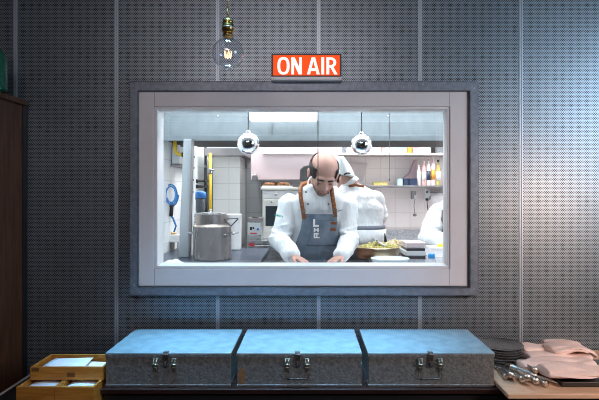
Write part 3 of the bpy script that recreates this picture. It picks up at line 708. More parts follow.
def hand(g, wrist, direction, palm_n, thumb_side, curl=.5):
    """palm, four unequal bent fingers and a thumb leaving the side of the palm"""
    w = Vector(wrist); d = Vector(direction).normalized(); nrm = Vector(palm_n).normalized(); nrm = (nrm-d*nrm.dot(d)).normalized()
    sd = d.cross(nrm)*thumb_side
    Mx = Matrix((sd, d, nrm)).transposed()
    g.ell(w+d*.045, (.040, .052, .015), Mx, 16, 10)
    for k, (o, ln) in enumerate(((.028, .070), (.010, .080), (-.009, .075), (-.027, .060))):
        p0 = w+d*.075+sd*o; a = 0; p = p0; pts = [w+d*.05+sd*o*.8, p0]; rs = [.009, .0092]
        for f in (.45, .30, .25):
            a += curl*.9; p = p+(d*math.cos(a)+nrm*math.sin(a))*ln*f; pts.append(p); rs.append(rs[-1]*.93)
        g.tube(pts, rs, 10); g.ell(pts[-1], (rs[-1],)*3, n=10, m=8)
    t0 = w+d*.022+sd*.024; t1 = t0+sd*.030+d*.028+nrm*.008; t2 = t1+sd*.008+d*.030+nrm*.012
    g.tube([t0, t1, t2], [.013, .0105, .009], 10); g.ell(t2, (.009,)*3, n=10, m=8)

def interp(rings, z):
    rr = sorted(rings, key=lambda r: r[2])
    if z <= rr[0][2]: return rr[0]
    for a, b in zip(rr, rr[1:]):
        if a[2] <= z <= b[2]:
            t = (z-a[2])/(b[2]-a[2]); return tuple(p+(q-p)*t for p, q in zip(a, b))
    return rr[-1]

def person(label, cfg):
    c = cfg; base = Vector((c['pelvis'][0], c['pelvis'][1], KZ0))
    t = thing('person', label, 'person', base)
    M = c['headM']; s = c.get('hs', 1)
    g = head_geo(c['head'], M, s)
    nb = Vector(c['neck'])
    hb = Vector(c['head'])+(M @ Vector((0, -.035, -.05)))*s
    limb(g, [nb, nb.lerp(hb, .5), hb], [.062, .056, .055])
    torso_rings(g, c['rings'], -.012)
    for a in ('L', 'R'):
        sh, el, wr, hd, pn = c['arm'+a]
        limb(g, [sh, el, wr], [.052, .042, .028]); g2 = G()
        hand(g, wr, Vector(hd), pn, 1 if a == 'R' else -1, c.get('curl', .4))
    for sx in (-1, 1):
        hx = c['pelvis'][0]+sx*.095; hy = c['pelvis'][1]; hz = c['rings'][0][2]
        limb(g, [(hx, hy, hz+.02), (hx+sx*.01, hy-.01*c['face'], KZ0+.50), (hx+sx*.012, hy, KZ0+.1)], [.088, .056, .040])
    body = build(g, 'body', M_skin, t, remesh=.0045, smooth=4)
    # trousers
    g = G()
    for sx in (-1, 1):
        hx = c['pelvis'][0]+sx*.095; hy = c['pelvis'][1]; hz = c['rings'][0][2]
        limb(g, [(hx, hy, hz+.03), (hx+sx*.01, hy-.01*c['face'], KZ0+.50), (hx+sx*.012, hy, KZ0+.075)], [.112, .082, .066])
    g.ell((c['pelvis'][0], c['pelvis'][1], c['rings'][0][2]+.03), (.185, .135, .10))
    build(g, 'trousers', M_trous, t, remesh=.01, smooth=4)
    for sx in (-1, 1):
        hx = c['pelvis'][0]+sx*.107; hy = c['pelvis'][1]; f = c['face']
        g = G().rings([[Vector((hx+w_*math.cos(a), hy+f*.055+l_*math.sin(a), KZ0+z)) for a in [2*math.pi*j/20 for j in range(20)]] for (z, w_, l_) in ((.001, .046, .135), (.03, .050, .138), (.06, .045, .11), (.085, .038, .07))])
        build(g, 'shoe', M_black, t)
    # jacket
    g = G(); torso_rings(g, [r for r in c['rings']], .010)
    for a in ('L', 'R'):
        sh, el, wr, hd, pn = c['arm'+a]; sh = Vector(sh); el = Vector(el); wr = Vector(wr); R = c.get('sleeve', (.074, .062, .057, .051, .045))
        m1 = sh.lerp(el, .5); m2 = el.lerp(wr, .5); e2 = wr.lerp(el, .06)
        limb(g, [sh, m1, el, m2, e2], R)
        # folds gathered at the elbow and along the sleeve
        for k, (q, u) in enumerate(((.62, .004), (.78, .006), (.92, .007))):
            p = sh.lerp(el, q); ax = (el-sh).normalized()
            g.ell(p, (R[1]+u, R[1]+u, .012), ax.to_track_quat('Z', 'Y').to_matrix() @ Euler((.35, .25*(-1)**k, 0)).to_matrix(), 18, 8)
        for k, q in enumerate((.12, .3, .5)):
            p = el.lerp(wr, q); ax = (wr-el).normalized(); rr = R[2]+(R[4]-R[2])*q+.005
            g.ell(p, (rr, rr, .012), ax.to_track_quat('Z', 'Y').to_matrix() @ Euler((-.3, .35*(-1)**k, 0)).to_matrix(), 18, 8)
        for k in range(0):
            sx = 1 if sh.x > c['rings'][3][0] else -1; fy = -c['face']*-1
            p0 = sh+Vector((-sx*.03, fy*.05, -.05-.04*k)); p1 = sh+Vector((-sx*.12, fy*.10, -.12-.05*k))
            g.tube([p0, p1], [.022, .012], 10)
    jk = build(g, 'jacket', M_jacket, t, remesh=.0065, smooth=5)
    tx = bpy.data.textures.get('cloth folds') or bpy.data.textures.new('cloth folds', 'CLOUDS'); tx.noise_scale = .11; tx.noise_depth = 1
    dm = jk.modifiers.new('folds', 'DISPLACE'); dm.texture = tx; dm.strength = .030; dm.mid_level = .5
    # collar
    g = G(); nd = (hb-nb).normalized(); Mq = nd.to_track_quat('Z', 'Y').to_matrix()
    g.lathe([(.082, -.012), (.076, .028), (.071, .028), (.074, -.012)], nb+nd*.012, 32, Mq, closed=True)
    build(g, 'collar', M_jacket, t, bevel=.002)
    return t

# --- the bald cook at the pass
rings1 = [(.045, .70, .98, .165, .125), (.045, .68, 1.15, .160, .122), (.048, .655, 1.30, .170, .125), (.050, .62, 1.42, .172, .122), (.055, .58, 1.49, .155, .105), (.060, .55, 1.555, .108, .080), (.066, .53, 1.590, .066, .062)]
hc1 = Vector((X_(323.5, 2.93), 2.93-WD, Z_(174, 2.93)+.002))
# face looks towards the camera, pitched well down, slightly rolled and turned
def head_matrix(yaw, pitch, roll):
    return (Euler((0, 0, yaw)).to_matrix() @ Euler((pitch, 0, 0)).to_matrix() @ Euler((0, roll, 0)).to_matrix())
M1 = head_matrix(math.pi+.14, -.62, -.10)
cfg1 = dict(pelvis=(.045, .70), head=hc1, headM=M1, hs=1.02, neck=(.066, .545, 1.575), rings=rings1, face=-1,
    armL=((-.115, .60, 1.462), (-.176, .54, 1.262), (-.086, .34, 1.185), (.5, -.42, -.18), (.1, -.3, -1)),
    armR=((.222, .60, 1.462), (.238, .54, 1.252), (.178, .34, 1.185), (-.4, -.42, -.18), (-.1, -.3, -1)))
chef = person('bald bearded cook in white jacket and denim apron looking down at the pass', cfg1)
def hp(p): return hc1+(M1 @ (Vector(p)*1.02))
def shell(c, M, s, r, off, keep, n=48, m=32):
    g = G(); idx = {}; vs = []; fs = []
    for i in range(m+1):
        t = -math.pi/2+math.pi*i/m
        for j in range(n):
            a = 2*math.pi*j/n
            vs.append(Vector((r[0]*math.cos(t)*math.cos(a), r[1]*math.cos(t)*math.sin(a), r[2]*math.sin(t)))+Vector(off))
    for i in range(m):
        for j in range(n):
            q = (i*n+j, i*n+(j+1) % n, (i+1)*n+(j+1) % n, (i+1)*n+j)
            ce = sum((vs[k] for k in q), Vector())/4
            if keep(ce): fs.append(q)
    used = sorted({k for f in fs for k in f}); mp = {k: i for i, k in enumerate(used)}
    return G().add([Vector(c)+(M @ (vs[k]*s)) for k in used], [[mp[k] for k in f] for f in fs], True)
hair = shell(hc1, M1, 1.02, (.0830, .1025, .088), (0, -.018, .032), lambda p: p.z > -.045-.0*p.y and p.y < .050-.5*max(0, -p.z-.005) and (p.z < .060+.15*max(0, -p.y-.02) and (abs(p.x) > .040 or p.y < -.05)) )
build(hair, 'hair', M_hair, chef, solid=.006)
# stubble grows on the chin, cheeks and upper lip: a mask fixed to the body
bo = [c for c in S.objects if c.parent == chef and c.name.startswith('body')][0]
mb = M_skin.copy(); mb.name = 'bearded_skin'; bo.data.materials.clear(); bo.data.materials.append(mb)
nt = mb.node_tree; N = nt.nodes; L = nt.links; bs = N['Principled BSDF']
tc = N.new('ShaderNodeTexCoord'); src = bs.inputs['Base Color'].links[0].from_socket
fac = None
for p_, r_ in (((0, .055, -.100), .062), ((.040, .040, -.070), .040), ((-.040, .040, -.070), .040), ((.058, .005, -.040), .030), ((-.058, .005, -.040), .030)):
    v = N.new('ShaderNodeVectorMath'); v.operation = 'DISTANCE'; L.new(tc.outputs['Object'], v.inputs[0]); v.inputs[1].default_value = hp(p_)-WL[bo.name]
    mr = N.new('ShaderNodeMapRange'); mr.inputs[1].default_value = r_; mr.inputs[2].default_value = r_*.7; L.new(v.outputs['Value'], mr.inputs[0])
    if fac is None: fac = mr.outputs[0]
    else:
        mm = N.new('ShaderNodeMath'); mm.operation = 'MAXIMUM'; L.new(fac, mm.inputs[0]); L.new(mr.outputs[0], mm.inputs[1]); fac = mm.outputs[0]
sc_ = N.new('ShaderNodeMath'); sc_.operation = 'MULTIPLY'; sc_.inputs[1].default_value = .8; L.new(fac, sc_.inputs[0])
mx = N.new('ShaderNodeMix'); mx.data_type = 'RGBA'; L.new(sc_.outputs[0], mx.inputs[0]); L.new(src, mx.inputs[6]); mx.inputs[7].default_value = (.11, .065, .05, 1); L.new(mx.outputs[2], bs.inputs['Base Color'])
for sx in (1, -1):
    build(G().tube([hp((sx*.010, .091, .010)), hp((sx*.028, .090, .012)), hp((sx*.048, .079, .008))], [.004, .0055, .003], 8), 'eyebrow', M_hair, chef)
    build(G().ell(hp((sx*.031, .0785, -.006)), (.0135, .010, .009), M1, 14, 10), 'eyelid', M_skin, chef)
    build(G().tube([hp((sx*.019, .0880, -.010)), hp((sx*.031, .0905, -.013)), hp((sx*.043, .0845, -.010))], [.0010, .0018, .0010], 8), 'eyelash_line', M_hair, chef)
build(G().tube([hp((-.022, .0905, -.067)), hp((0, .0955, -.066)), hp((.022, .0905, -.067))], [.0025, .004, .0025], 8), 'lips', mat('lips', (.42, .17, .14), .5), chef)
def front_y(x, z, off=.0):
    r = interp(rings1, z); rx = r[3]+.012; ry = r[4]+.012; u = max(-.97, min(.97, (x-r[0])/rx))
    return r[1]-ry*math.sqrt(1-abs(u)**2.4)-off
# apron: bib outline in x,z wrapped round the torso
top = 1.417
def apron_edges(z):
    pts = [(.98, -.115, .225), (1.12, -.115, .225), (1.17, -.108, .215), (1.217, -.088, .202), (1.27, -.070, .190), (1.33, -.048, .176), (1.38, -.042, .168), (1.42, -.040, .164)]
    for a, b in zip(pts, pts[1:]):
        if a[0] <= z <= b[0]:
            t = (z-a[0])/(b[0]-a[0]); return a[1]+(b[1]-a[1])*t, a[2]+(b[2]-a[2])*t
    return pts[0][1:] if z < pts[0][0] else pts[-1][1:]
def patch(u0, u1, z0, z1, off, nx=22, nz=26, edges=apron_edges, wob=.003):
    vs = []; fs = []
    for i in range(nz):
        z = z0+(z1-z0)*i/(nz-1); a, b = edges(z)
        for j in range(nx):
            u = u0+(u1-u0)*j/(nx-1); x = a+(b-a)*u
            vs.append((x, front_y(x, z, off)+wob*math.sin(u*13+z*31)*math.sin(z*23+1)+wob*.8*math.sin(u*21-z*11), z))
    for i in range(nz-1):
        for j in range(nx-1): fs.append((i*nx+j, i*nx+j+1, (i+1)*nx+j+1, (i+1)*nx+j))
    return G().add(vs, fs, True)
ap = build(patch(0, 1, .98, top, .020), 'apron', M_denim, chef, solid=.004, subsurf=1)
build(patch(0, 1, top-.012, top, .0245, nz=3), 'apron_hem', M_denim, ap, solid=.003)
build(patch(.26, .98, 1.225, 1.375, .0255, nz=14), 'chest_pocket', M_denim, ap, solid=.002)
def onchest(px, py, off): x = X_(px, 2.97); z = Z_(py, 2.97); return Vector((x, front_y(x, z, off), z))
def ribbon(pts, wdt, th=.004):
    vs = []; fs = []; n = len(pts)
    for i, p in enumerate(pts):
        t = (pts[min(n-1, i+1)]-pts[max(0, i-1)]).normalized(); sd = t.cross(Vector((0, -1, 0))).normalized()
        vs += [p-sd*wdt/2, p+sd*wdt/2]
    for i in range(n-1): fs.append((2*i, 2*i+1, 2*i+3, 2*i+2))
    return G().add(vs, fs, True)
sL = [onchest(304, 219, .030), onchest(303.2, 212, .028), onchest(302, 205, .022), onchest(300.8, 198, .022), onchest(300.2, 192, .024), onchest(300.6, 187.5, .022), Vector((X_(302, 3.03), .555, 1.592)), Vector((.012, .60, 1.612))]
sR = [onchest(335.5, 217, .030), onchest(334.6, 211, .028), onchest(333.6, 204, .022), onchest(332.6, 198, .022), onchest(331.8, 192, .024), onchest(331.3, 187, .022), Vector((X_(330.5, 3.03), .555, 1.592)), Vector((.118, .60, 1.612))]
for pts in (sL, sR):
    o = build(ribbon(pts, .024), 'apron_strap', M_leather, chef, solid=.004)
    for k in (1, 2, 3, 4): build(G().ell(pts[k]+Vector((0, -.003, 0)), (.004, .003, .004), n=8, m=6), 'rivet', M_latch, o)
    c_ = pts[1]+Vector((0, -.004, .006)); build(G().boxm(c_, (.014, .002, .006)), 'buckle', M_latch, o)
for (px, py) in ((334, 223.2), (333.2, 229.7)):
    c_ = onchest(px, py, .033); build(G().boxm(c_, (.018, .002, .0085), Euler((0, .12, -.25)).to_matrix()), 'leather_tab', M_leather, ap, bevel=.002)
# printed mark on the bib, three glyphs stacked
def glyph(polys, ox, oz, sc):
    g = G()
    for po in polys:
        P = [(ox+x*sc, oz+z*sc) for x, z in po]
        g.extr([Vector((x, front_y(x, z, .0285), z)) for x, z in P], (0, 0, 0), (0, -.0012, 0))
    return g
def rect(a, b, c_, d): return [(a, c_), (b, c_), (b, d), (a, d)]
s_ = .001; x0_ = X_(313.8, 2.95)
Lg = [rect(-4, 9, 0, 50), rect(9, 32, 0, 13)]
Hg = [rect(0, 10, 0, 24), rect(22, 32, 0, 24), rect(10, 22, 8, 16)]
Eg = [rect(0, 32, 25, 35), rect(0, 10, 0, 25), rect(16, 24, 8, 25), rect(10, 38, 0, 8)]
g = G()
for gl, zz in ((Lg, Z_(227.2, 2.95)), (Hg, Z_(232.3, 2.95)), (Eg, Z_(238.9, 2.95))):
    q = glyph(gl, x0_, zz, s_*.92); g.add(q.v, q.f)
build(g, 'printed_mark', M_logo, ap)
# buttons, placket, pen, sleeve stitching
for (px, py) in ((306, 192), (308, 204), (328.5, 204), (328, 193)):
    build(G().ell(onchest(px, py, .010), (.006, .004, .006), n=12, m=8), 'button', M_button, chef)
build(G().tube([onchest(x, y, .008) for x, y in ((322, 192), (321.5, 198), (321, 205), (320.5, 212))], .0022, 6), 'placket_edge', M_jacket, chef)
build(G().tube([onchest(338, 211.5, .012), onchest(343, 210.2, .012)], .0025, 6), 'pen', M_button, chef)
g = G()
for k in range(7):
    x = X_(274.0+k*1.25, 2.95); ya = .575-.078*math.sqrt(max(0, 1-((x+.142)/.082)**2))-.012
    g.box(x, x+.0055-.002*(k % 2), ya-.002, ya+.003, Z_(214.6+k*.22, 2.95)-.010, Z_(214.6+k*.22, 2.95)+.001*(k % 3))
build(g, 'sleeve_lettering', M_teal, chef)

# --- the cook with the cap, back turned
D = 3.95; y0 = D-WD
rings2 = [(.425, y0-.02, 1.03, .16, .12), (.420, y0, 1.17, .160, .118), (.415, y0+.02, 1.29, .155, .115), (.400, y0+.05, 1.42, .175, .12), (.385, y0+.09, 1.51, .165, .11), (.360, y0+.12, 1.575, .11, .08), (.335, y0+.14, 1.61, .062, .06)]
hc2 = Vector((X_(344.5, 4.14), y0+.19, Z_(179.5, 4.14)))
M2 = head_matrix(.15, -.95, .0)
cfg2 = dict(pelvis=(.425, y0-.02), head=hc2, headM=M2, hs=.93, neck=(.340, y0+.13, 1.60), rings=rings2, face=1,
    armL=((.235, y0+.10, 1.48), (.20, y0+.18, 1.25), (.27, y0+.38, 1.17), (.2, .5, -.2), (0, .2, -1)),
    armR=((.525, y0+.08, 1.475), (.575, y0+.16, 1.36), (.60, y0+.42, 1.30), (-.2, .5, -.2), (0, .2, -1)), sleeve=(.078, .07, .066, .058, .052))
cook2 = person('cook in white jacket and pale blue cap, back turned, bending over the stove', cfg2)
build(shell(hc2, M2, .93, (.079, .099, .086), (0, -.018, .030), lambda p: p.z < .05 and p.z > -.05 and p.y < .03), 'hair', M_hair, cook2, solid=.006)
cb = Pt(345.6, 174.5, 4.12)
tp = Pt(340.5, 156.5, 4.1)-cb; tp.y = .0
g = G(); rs = []
for k in range(9):
    t = k/8; cc = cb+tp*t; rx = .074*(1-t)+.026*t+.012*math.sin(math.pi*t); ry = .125*(1-t)+.05*t
    rs.append([cc+Vector((rx*math.cos(a), ry*math.sin(a), .016*math.sin(a)*(1-t)-.014*math.cos(a)*(1-t))) for a in [2*math.pi*j/24 for j in range(24)]])
g.rings(rs); cp = build(g, 'cap', M_cap, cook2)
build(G().tube([Pt(344, 174.6, 3.985), Pt(346.8, 173.0, 3.98), Pt(350.5, 173.2, 3.985)], .006, 8), 'cap_slot', M_black, cp)
nb2 = Vector((.350, y0+.085, 1.590))
build(ribbon([nb2+Vector((-.075, .01, -.020)), nb2+Vector((-.03, -.035, .006)), nb2+Vector((.02, -.04, .012)), nb2+Vector((.085, -.02, .002))], .020), 'apron_strap', M_leather, cook2, solid=.004)
g = G().rings([[Vector((.418+(.178)*math.cos(a), y0+.008+(.137)*math.sin(a), z)) for a in [2*math.pi*j/30 for j in range(30)]] for z in (1.262, 1.290)])
build(g, 'apron_tie', mat('grey_tape', (.20, .22, .27), .8), cook2)
g = G().rings([[Vector((.424+(.176+.01*math.sin(a*5))*math.cos(a), y0-.005+(.136)*math.sin(a), z)) for a in [2*math.pi*j/30 for j in range(30)]] for z in (1.150, 1.20, 1.26)])
build(g, 'jacket_skirt', M_jacket, cook2)
g = G().prism([(.47, 1.0), (.60, 1.0), (.605, 1.16), (.585, 1.235), (.56, 1.25), (.53, 1.16), (.47, 1.13)], y0-.06, y0+.08)
build(g, 'black_apron', M_trous, cook2, bevel=.02)

# --- the third cook, mostly hidden by the window frame
D = 3.68; y0 = D-WD
xc = X_(455, D)
rings3 = [(xc+.06, y0+.05, 1.00, .15, .12), (xc+.05, y0+.03, 1.15, .15, .12), (xc+.03, y0, 1.29, .155, .12), (xc+.0, y0-.02, 1.38, .16, .12), (xc-.01, y0-.04, 1.44, .14, .10), (xc-.02, y0-.06, 1.48, .09, .075), (xc-.02, y0-.07, 1.505, .06, .06)]
hc3 = Vector((X_(456, 3.58), 3.58-WD, Z_(194.5, 3.58)))
M3 = head_matrix(math.pi-.3, -.7, 0)
cfg3 = dict(pelvis=(xc+.06, y0+.05), head=hc3, headM=M3, hs=.98, neck=(xc-.02, y0-.07, 1.49), rings=rings3, face=-1,
    armL=((X_(438, D), y0-.02, Z_(213, D)), (X_(428.5, 3.6), 3.6-WD, Z_(238, 3.6)), (X_(440.5, 3.45), 3.45-WD, Z_(240, 3.45)), (.5, -.1, -.1), (0, -.3, -1)),
    armR=((xc+.16, y0-.03, 1.39), (xc+.22, y0-.1, 1.20), (xc+.10, y0-.3, 1.18), (-.5, -.1, -.1), (0, -.3, -1)), sleeve=(.078, .072, .07, .058, .052))
cook3 = person('third cook at the right window edge, only a bent white sleeve showing', cfg3)
build(shell(hc3, M3, .98, (.081, .101, .088), (0, -.018, .032), lambda p: p.z > -.03 and p.y < .05), 'hair', M_hair, cook3, solid=.006)
def front3(x, z):
    r = interp(rings3, z); u = max(-.96, min(.96, (x-r[0])/(r[3]+.012))); return r[1]-(r[4]+.03)*math.sqrt(1-u*u)
vs = []; fs = []
for i in range(10):
    z = 1.02+.40*i/9
    for j in range(10):
        x = xc-.13+.24*j/9; vs.append((x, front3(x, z)-.008, z))
for i in range(9):
    for j in range(9): fs.append((i*10+j, i*10+j+1, (i+1)*10+j+1, (i+1)*10+j))
build(G().add(vs, fs, True), 'apron', mat('brown_apron', (.22, .12, .09), .8), cook3, solid=.004)

# ------------------------------------------------------------------ food and ware on the right of the pass
def heap(name, label, cat, x0, x1, y0, y1, z, h, m_, n=60, r=.018, stuffparent=None):
    g = G()
    for k in range(n):
        u, v = random.random()*2-1, random.random()*2-1
        if u*u+v*v > 1: continue
        p = Vector(((x0+x1)/2+u*(x1-x0)/2, (y0+y1)/2+v*(y1-y0)/2, z+h*(1-u*u-v*v)*random.random()+.006))
        g.ell(p, (r*(.6+random.random()*.6), r*(.5+random.random()*.5), r*.45), Euler((random.random()*2, random.random()*2, random.random()*3)).to_matrix(), 8, 5)
    return tag(build(g, name, m_), label, cat, kind='stuff')
def open_pan(name, label, cat, cx, cy, z, r, h, m_, ry=None, parts=None):
    t = thing(name, label, cat, (cx, cy, z))
    ry = ry or r
    prof = [(0.01, .003), (.80, .003), (.84, .008), (.985, 1*h), (1.03, 1*h), (1.03, h+.004), (.97, h+.004), (.82, .014), (.01, .012)]
    g = G(); rs = []
    for (q, zz) in prof: rs.append([Vector((cx+q*r*math.cos(a), cy+q*ry*math.sin(a), z+zz)) for a in [2*math.pi*j/40 for j in range(40)]])
    g.rings(rs, closed=True); build(g, 'bowl', m_, t)
    build(G().rings([[Vector((cx+q*r*math.cos(a), cy+q*ry*math.sin(a), z+zz)) for a in [2*math.pi*j/40 for j in range(40)]] for q, zz in ((1.0, h), (1.045, h+.001), (1.045, h+.007), (1.0, h+.008))], closed=True), 'rim', m_, t)
    return t
zc = CT
Db = 2.92
open_pan('serving_bowl', 'pale blue white oval bowl at the front of the pass', 'bowl', X_(388, Db), Db-WD-.07, zc, X_(406, Db)-X_(388, Db), .048, M_bowl, .085)
Dp = 3.2
open_pan('steel_pan', 'wide steel pan of greens behind the pale bowl', 'pan', X_(379, Dp), Dp-WD+.06, zc, X_(401, Dp)-X_(379, Dp)+.012, .07, mat('golden_pan', (.62, .50, .36), .3, .8), .12)
heap('chopped_greens', 'chopped greens heaped in the wide steel pan', 'vegetables', X_(361, Dp), X_(400, Dp), Dp-WD-.03, Dp-WD+.15, zc+.062, .03, M_green, 150, .018)
Dt = 3.45
t = thing('food_tray', 'shallow steel tray of pale greens at the rear of the preparation counter', 'tray', (X_(395, Dt), Dt-WD, zc))
zt_ = Z_(244.5, Dt)
build(G().box(X_(386, Dt), X_(412, Dt), Dt-WD-.06, Dt-WD-.055, zt_-.02, zt_).box(X_(386, Dt), X_(412, Dt), Dt-WD+.15, Dt-WD+.155, zt_-.02, zt_).box(X_(386, Dt), X_(386, Dt)+.004, Dt-WD-.055, Dt-WD+.15, zt_-.02, zt_).box(X_(412, Dt)-.004, X_(412, Dt), Dt-WD-.055, Dt-WD+.15, zt_-.02, zt_).box(X_(386, Dt), X_(412, Dt), Dt-WD-.06, Dt-WD+.155, zt_-.026, zt_-.02), 'pan', M_steel, t)
build(G().box(X_(387, Dt)+.01, X_(411, Dt)-.01, Dt-WD-.04, Dt-WD+.14, zc, zt_-.026), 'stand', M_dsteel, t)
heap('salad_leaves', 'pale green leaves lying in the shallow steel tray', 'vegetables', X_(387.5, Dt), X_(409, Dt), Dt-WD-.04, Dt-WD+.14, zt_-.014, .03, mat('pale_leaves', (.50, .42, .22), .7, col2=(.70, .55, .38), nscale=60, bump=.5), 110, .02)
D = 3.3
tn = thing('serving_tongs', 'steel tongs leaning across the steel pan', 'tongs', Pt(384, 247, D))
build(G().tube([Pt(372.5, 238.5, 3.28), Pt(380, 243, 3.24), Pt(385, 246.5, 3.2)], [.006, .008, .010], 8), 'arm', M_steel, tn)
build(G().tube([Pt(372.5, 238.5, 3.28), Pt(379, 244.5, 3.27), Pt(382.5, 248, 3.23)], [.006, .008, .010], 8), 'arm', M_steel, tn)
# stack of lidded trays
M_darkfood = mat('dark_tray_rim', (.06, .055, .06), .4)
D = 3.0; zz = CT; k = 0
for hh, m_, wd_, lb in ((.030, M_steel, 0, 'lowest steel tray of the stack beside the blue capped bottle'), (.024, M_darkfood, .0, 'dark tray above the lowest steel tray'),
                       (.024, M_white, .004, 'white tray in the middle of the stack'), (.022, M_darkfood, -.002, 'dark tray just under the pinkish lid'), (.026, M_pink, -.004, 'topmost pinkish steel tray of the stack')):
    x0, x1 = X_(405, D)-wd_, X_(426, D)+wd_; ya, yb = D-WD-.02, D-WD+.17
    t = thing('stacked_tray', lb, 'tray', ((x0+x1)/2, (ya+yb)/2, zz), 'trays stacked beside the blue capped bottle')
    build(G().box(x0+.006, x1-.006, ya+.006, yb-.006, zz+.0005, zz+hh-.005), 'body', m_, t, bevel=.002)
    build(G().box(x0, x1, ya, yb, zz+hh-.005, zz+hh), 'rim', M_steel if m_ is M_darkfood else m_, t, bevel=.001)
    zz += hh; k += 1
D = 3.3
t = thing('white_box', 'plain white box behind the blue capped bottle', 'box', (X_(437, D), D-WD, CT))
build(G().box(X_(431, D), X_(452, D), D-WD, D-WD+.14, CT, Z_(249, D)), 'body', M_paper, t, bevel=.002)
build(G().box(X_(430.5, D), X_(452.5, D), D-WD-.004, D-WD+.144, Z_(249, D), Z_(247.5, D)), 'lid', M_paper, t, bevel=.001)
tag(build(G().ell(Pt(441.5, 246, 3.34), (.03, .02, .018)), 'yellow_sponge', mat('sponge', (.80, .62, .08), .8, bump=.4), bevel=0), 'yellow sponge on the white box at the window edge', 'sponge')
D = 2.80
t = thing('water_bottle', 'clear plastic bottle with a bright blue cap at the lower right window corner', 'bottle', (X_(432, D), D-WD, CT))
zt_ = Z_(253.5, D); c_ = (X_(431.5, D), D-WD, 0)
build(G().lathe([(0, CT+.001), (.03, CT+.001), (.032, CT+.01), (.032, zt_-.055), (.018, zt_-.028), (.015, zt_-.02)], c_, 24), 'body', M_clearpl, t)
build(G().lathe([(.019, zt_-.026), (.019, zt_-.003), (.017, zt_), (0, zt_)], c_, 24), 'cap', mat('bright_blue_cap', (.05, .35, .80), .4), t)

# ------------------------------------------------------------------ dining room: light bulb and sign
D = 2.0
bc = Pt(228, 53.5, D); r = .062
t = thing('pendant_bulb', 'clear globe filament bulb hanging in a brass socket', 'lamp', (bc.x, bc.y, bc.z-r))
g = G(); prof = [(r*math.cos(a), r*math.sin(a)) for a in [-1.5+2.62*i/26 for i in range(27)]]
prof += [(r*.34, r*1.02), (r*.22, r*1.18)]
g.lathe(prof+[(q*.965, z*.975) for q, z in prof[::-1]], bc, 36, closed=True)
build(g, 'glass_globe', M_bulb, t)
zs = bc.z+r*1.02
g = G().lathe([(0, 0), (.016, 0), (.021, .004), (.021, .012), (.018, .014), (.018, .020), (.0235, .024), (.0235, .050), (.019, .054), (.021, .058), (.021, .066), (.012, .072), (.006, .078), (0, .078)], (bc.x, bc.y, zs), 28)
build(g, 'socket', M_brass, t)
build(G().lathe([(.0238, .034), (.0255, .035), (.0255, .040), (.0238, .041)], (bc.x, bc.y, zs), 28, closed=True), 'socket_ring', M_latch, t)
pts = []
for k in range(120):
    z = zs+.076+k*(ZT-zs-.078)/119; pts.append((bc.x+.0018*math.sin(k*.9), bc.y+.0018*math.cos(k*.9), z))
build(G().tube(pts, .0032, 6).tube([(bc.x, bc.y, zs+.07), (bc.x, bc.y, ZT)], .0025, 6), 'cord', M_cord, t)
g = G().lathe([(0, -.01), (.007, -.008), (.005, .02), (.009, .045), (.012, .06)], (bc.x, bc.y, bc.z-.002), 14)
build(g, 'glass_stem', M_bulb, t)
g = G()
for k in range(5):
    a = 2*math.pi*k/5; b = 2*math.pi*(k+1)/5; p = lambda a_, rr, z: Vector((bc.x+rr*math.cos(a_), bc.y+rr*math.sin(a_), bc.z+z))
    g.tube([p(a, .015, .008), p((a+b)/2-.1, .011, -.018), p((a+b)/2+.1, .011, -.018), p(b, .015, .008)], .0011, 5)
build(g, 'filament', M_fil, t)

D = WD-.075; y0 = -.075
sx0, sx1, szb, szt = X_(271.5, D), X_(341.5, D), Z_(77.2, D), Z_(53.5, D)
sg = thing('on_air_sign', 'lit orange box sign reading ON AIR on top of the window frame', 'sign', ((sx0+sx1)/2, -.04, Z_(80.3, D)))
build(G().box(sx0, sx1, y0, -.005, szb, szt), 'case', M_signbody, sg, bevel=.003)
bx = .0085
build(G().box(sx0+bx, sx1-bx, y0-.002, y0+.002, szb+bx, szt-bx), 'lit_face', M_signface, sg, bevel=.0015)
build(G().box(sx0+.001, sx1-.001, y0-.012, -.005, Z_(80.3, D)+.0005, szb-.0005), 'base', M_signbase, sg, bevel=.001)
def ring_poly(cx_, cz, rx, rz, n=40, e=2.5):
    return [(cx_+rx*math.copysign(abs(math.cos(a))**(2/e), math.cos(a)), cz+rz*math.copysign(abs(math.sin(a))**(2/e), math.sin(a))) for a in [2*math.pi*j/n for j in range(n)]]
letters = G(); hL = 1.0; yl0, yl1 = y0-.0035, y0-.0015
U = (Z_(57.6, D)-Z_(74.6, D)); ox = X_(277.4, D); oz = Z_(74.5, D)
def T(p): return (ox+p[0]*U, oz+p[1]*U)
def poly(P): letters.prism([T(p) for p in P], yl0, yl1)
def ringl(cx_, cz, rx, rz, wx, wz):
    a = [T(p) for p in ring_poly(cx_, cz, rx, rz)]; b = [T(p) for p in ring_poly(cx_, cz, rx-wx, rz-wz)]; n = len(a)
    vs = [(x, yl0, z) for x, z in a]+[(x, yl0, z) for x, z in b]; fs = [(i, (i+1) % n, n+(i+1) % n, n+i) for i in range(n)]
    letters.add(vs, fs)
ringl(.36, .5, .36, .515, .17, .15)                                    # O
x = .82; poly([(x, 0), (x, 1), (x+.20, 1), (x+.46, .42), (x+.46, 1), (x+.62, 1), (x+.62, 0), (x+.43, 0), (x+.16, .60), (x+.16, 0)])   # N
x = 1.74
poly([(x, 0), (x+.27, 1), (x+.375, 1), (x+.375, .78), (x+.18, 0)]); poly([(x+.75, 0), (x+.48, 1), (x+.375, 1), (x+.375, .78), (x+.57, 0)]); poly([(x+.2, .2), (x+.55, .2), (x+.55, .36), (x+.2, .36)])   # A
x = 2.58; poly([(x, 0), (x+.17, 0), (x+.17, 1), (x, 1)])                # I
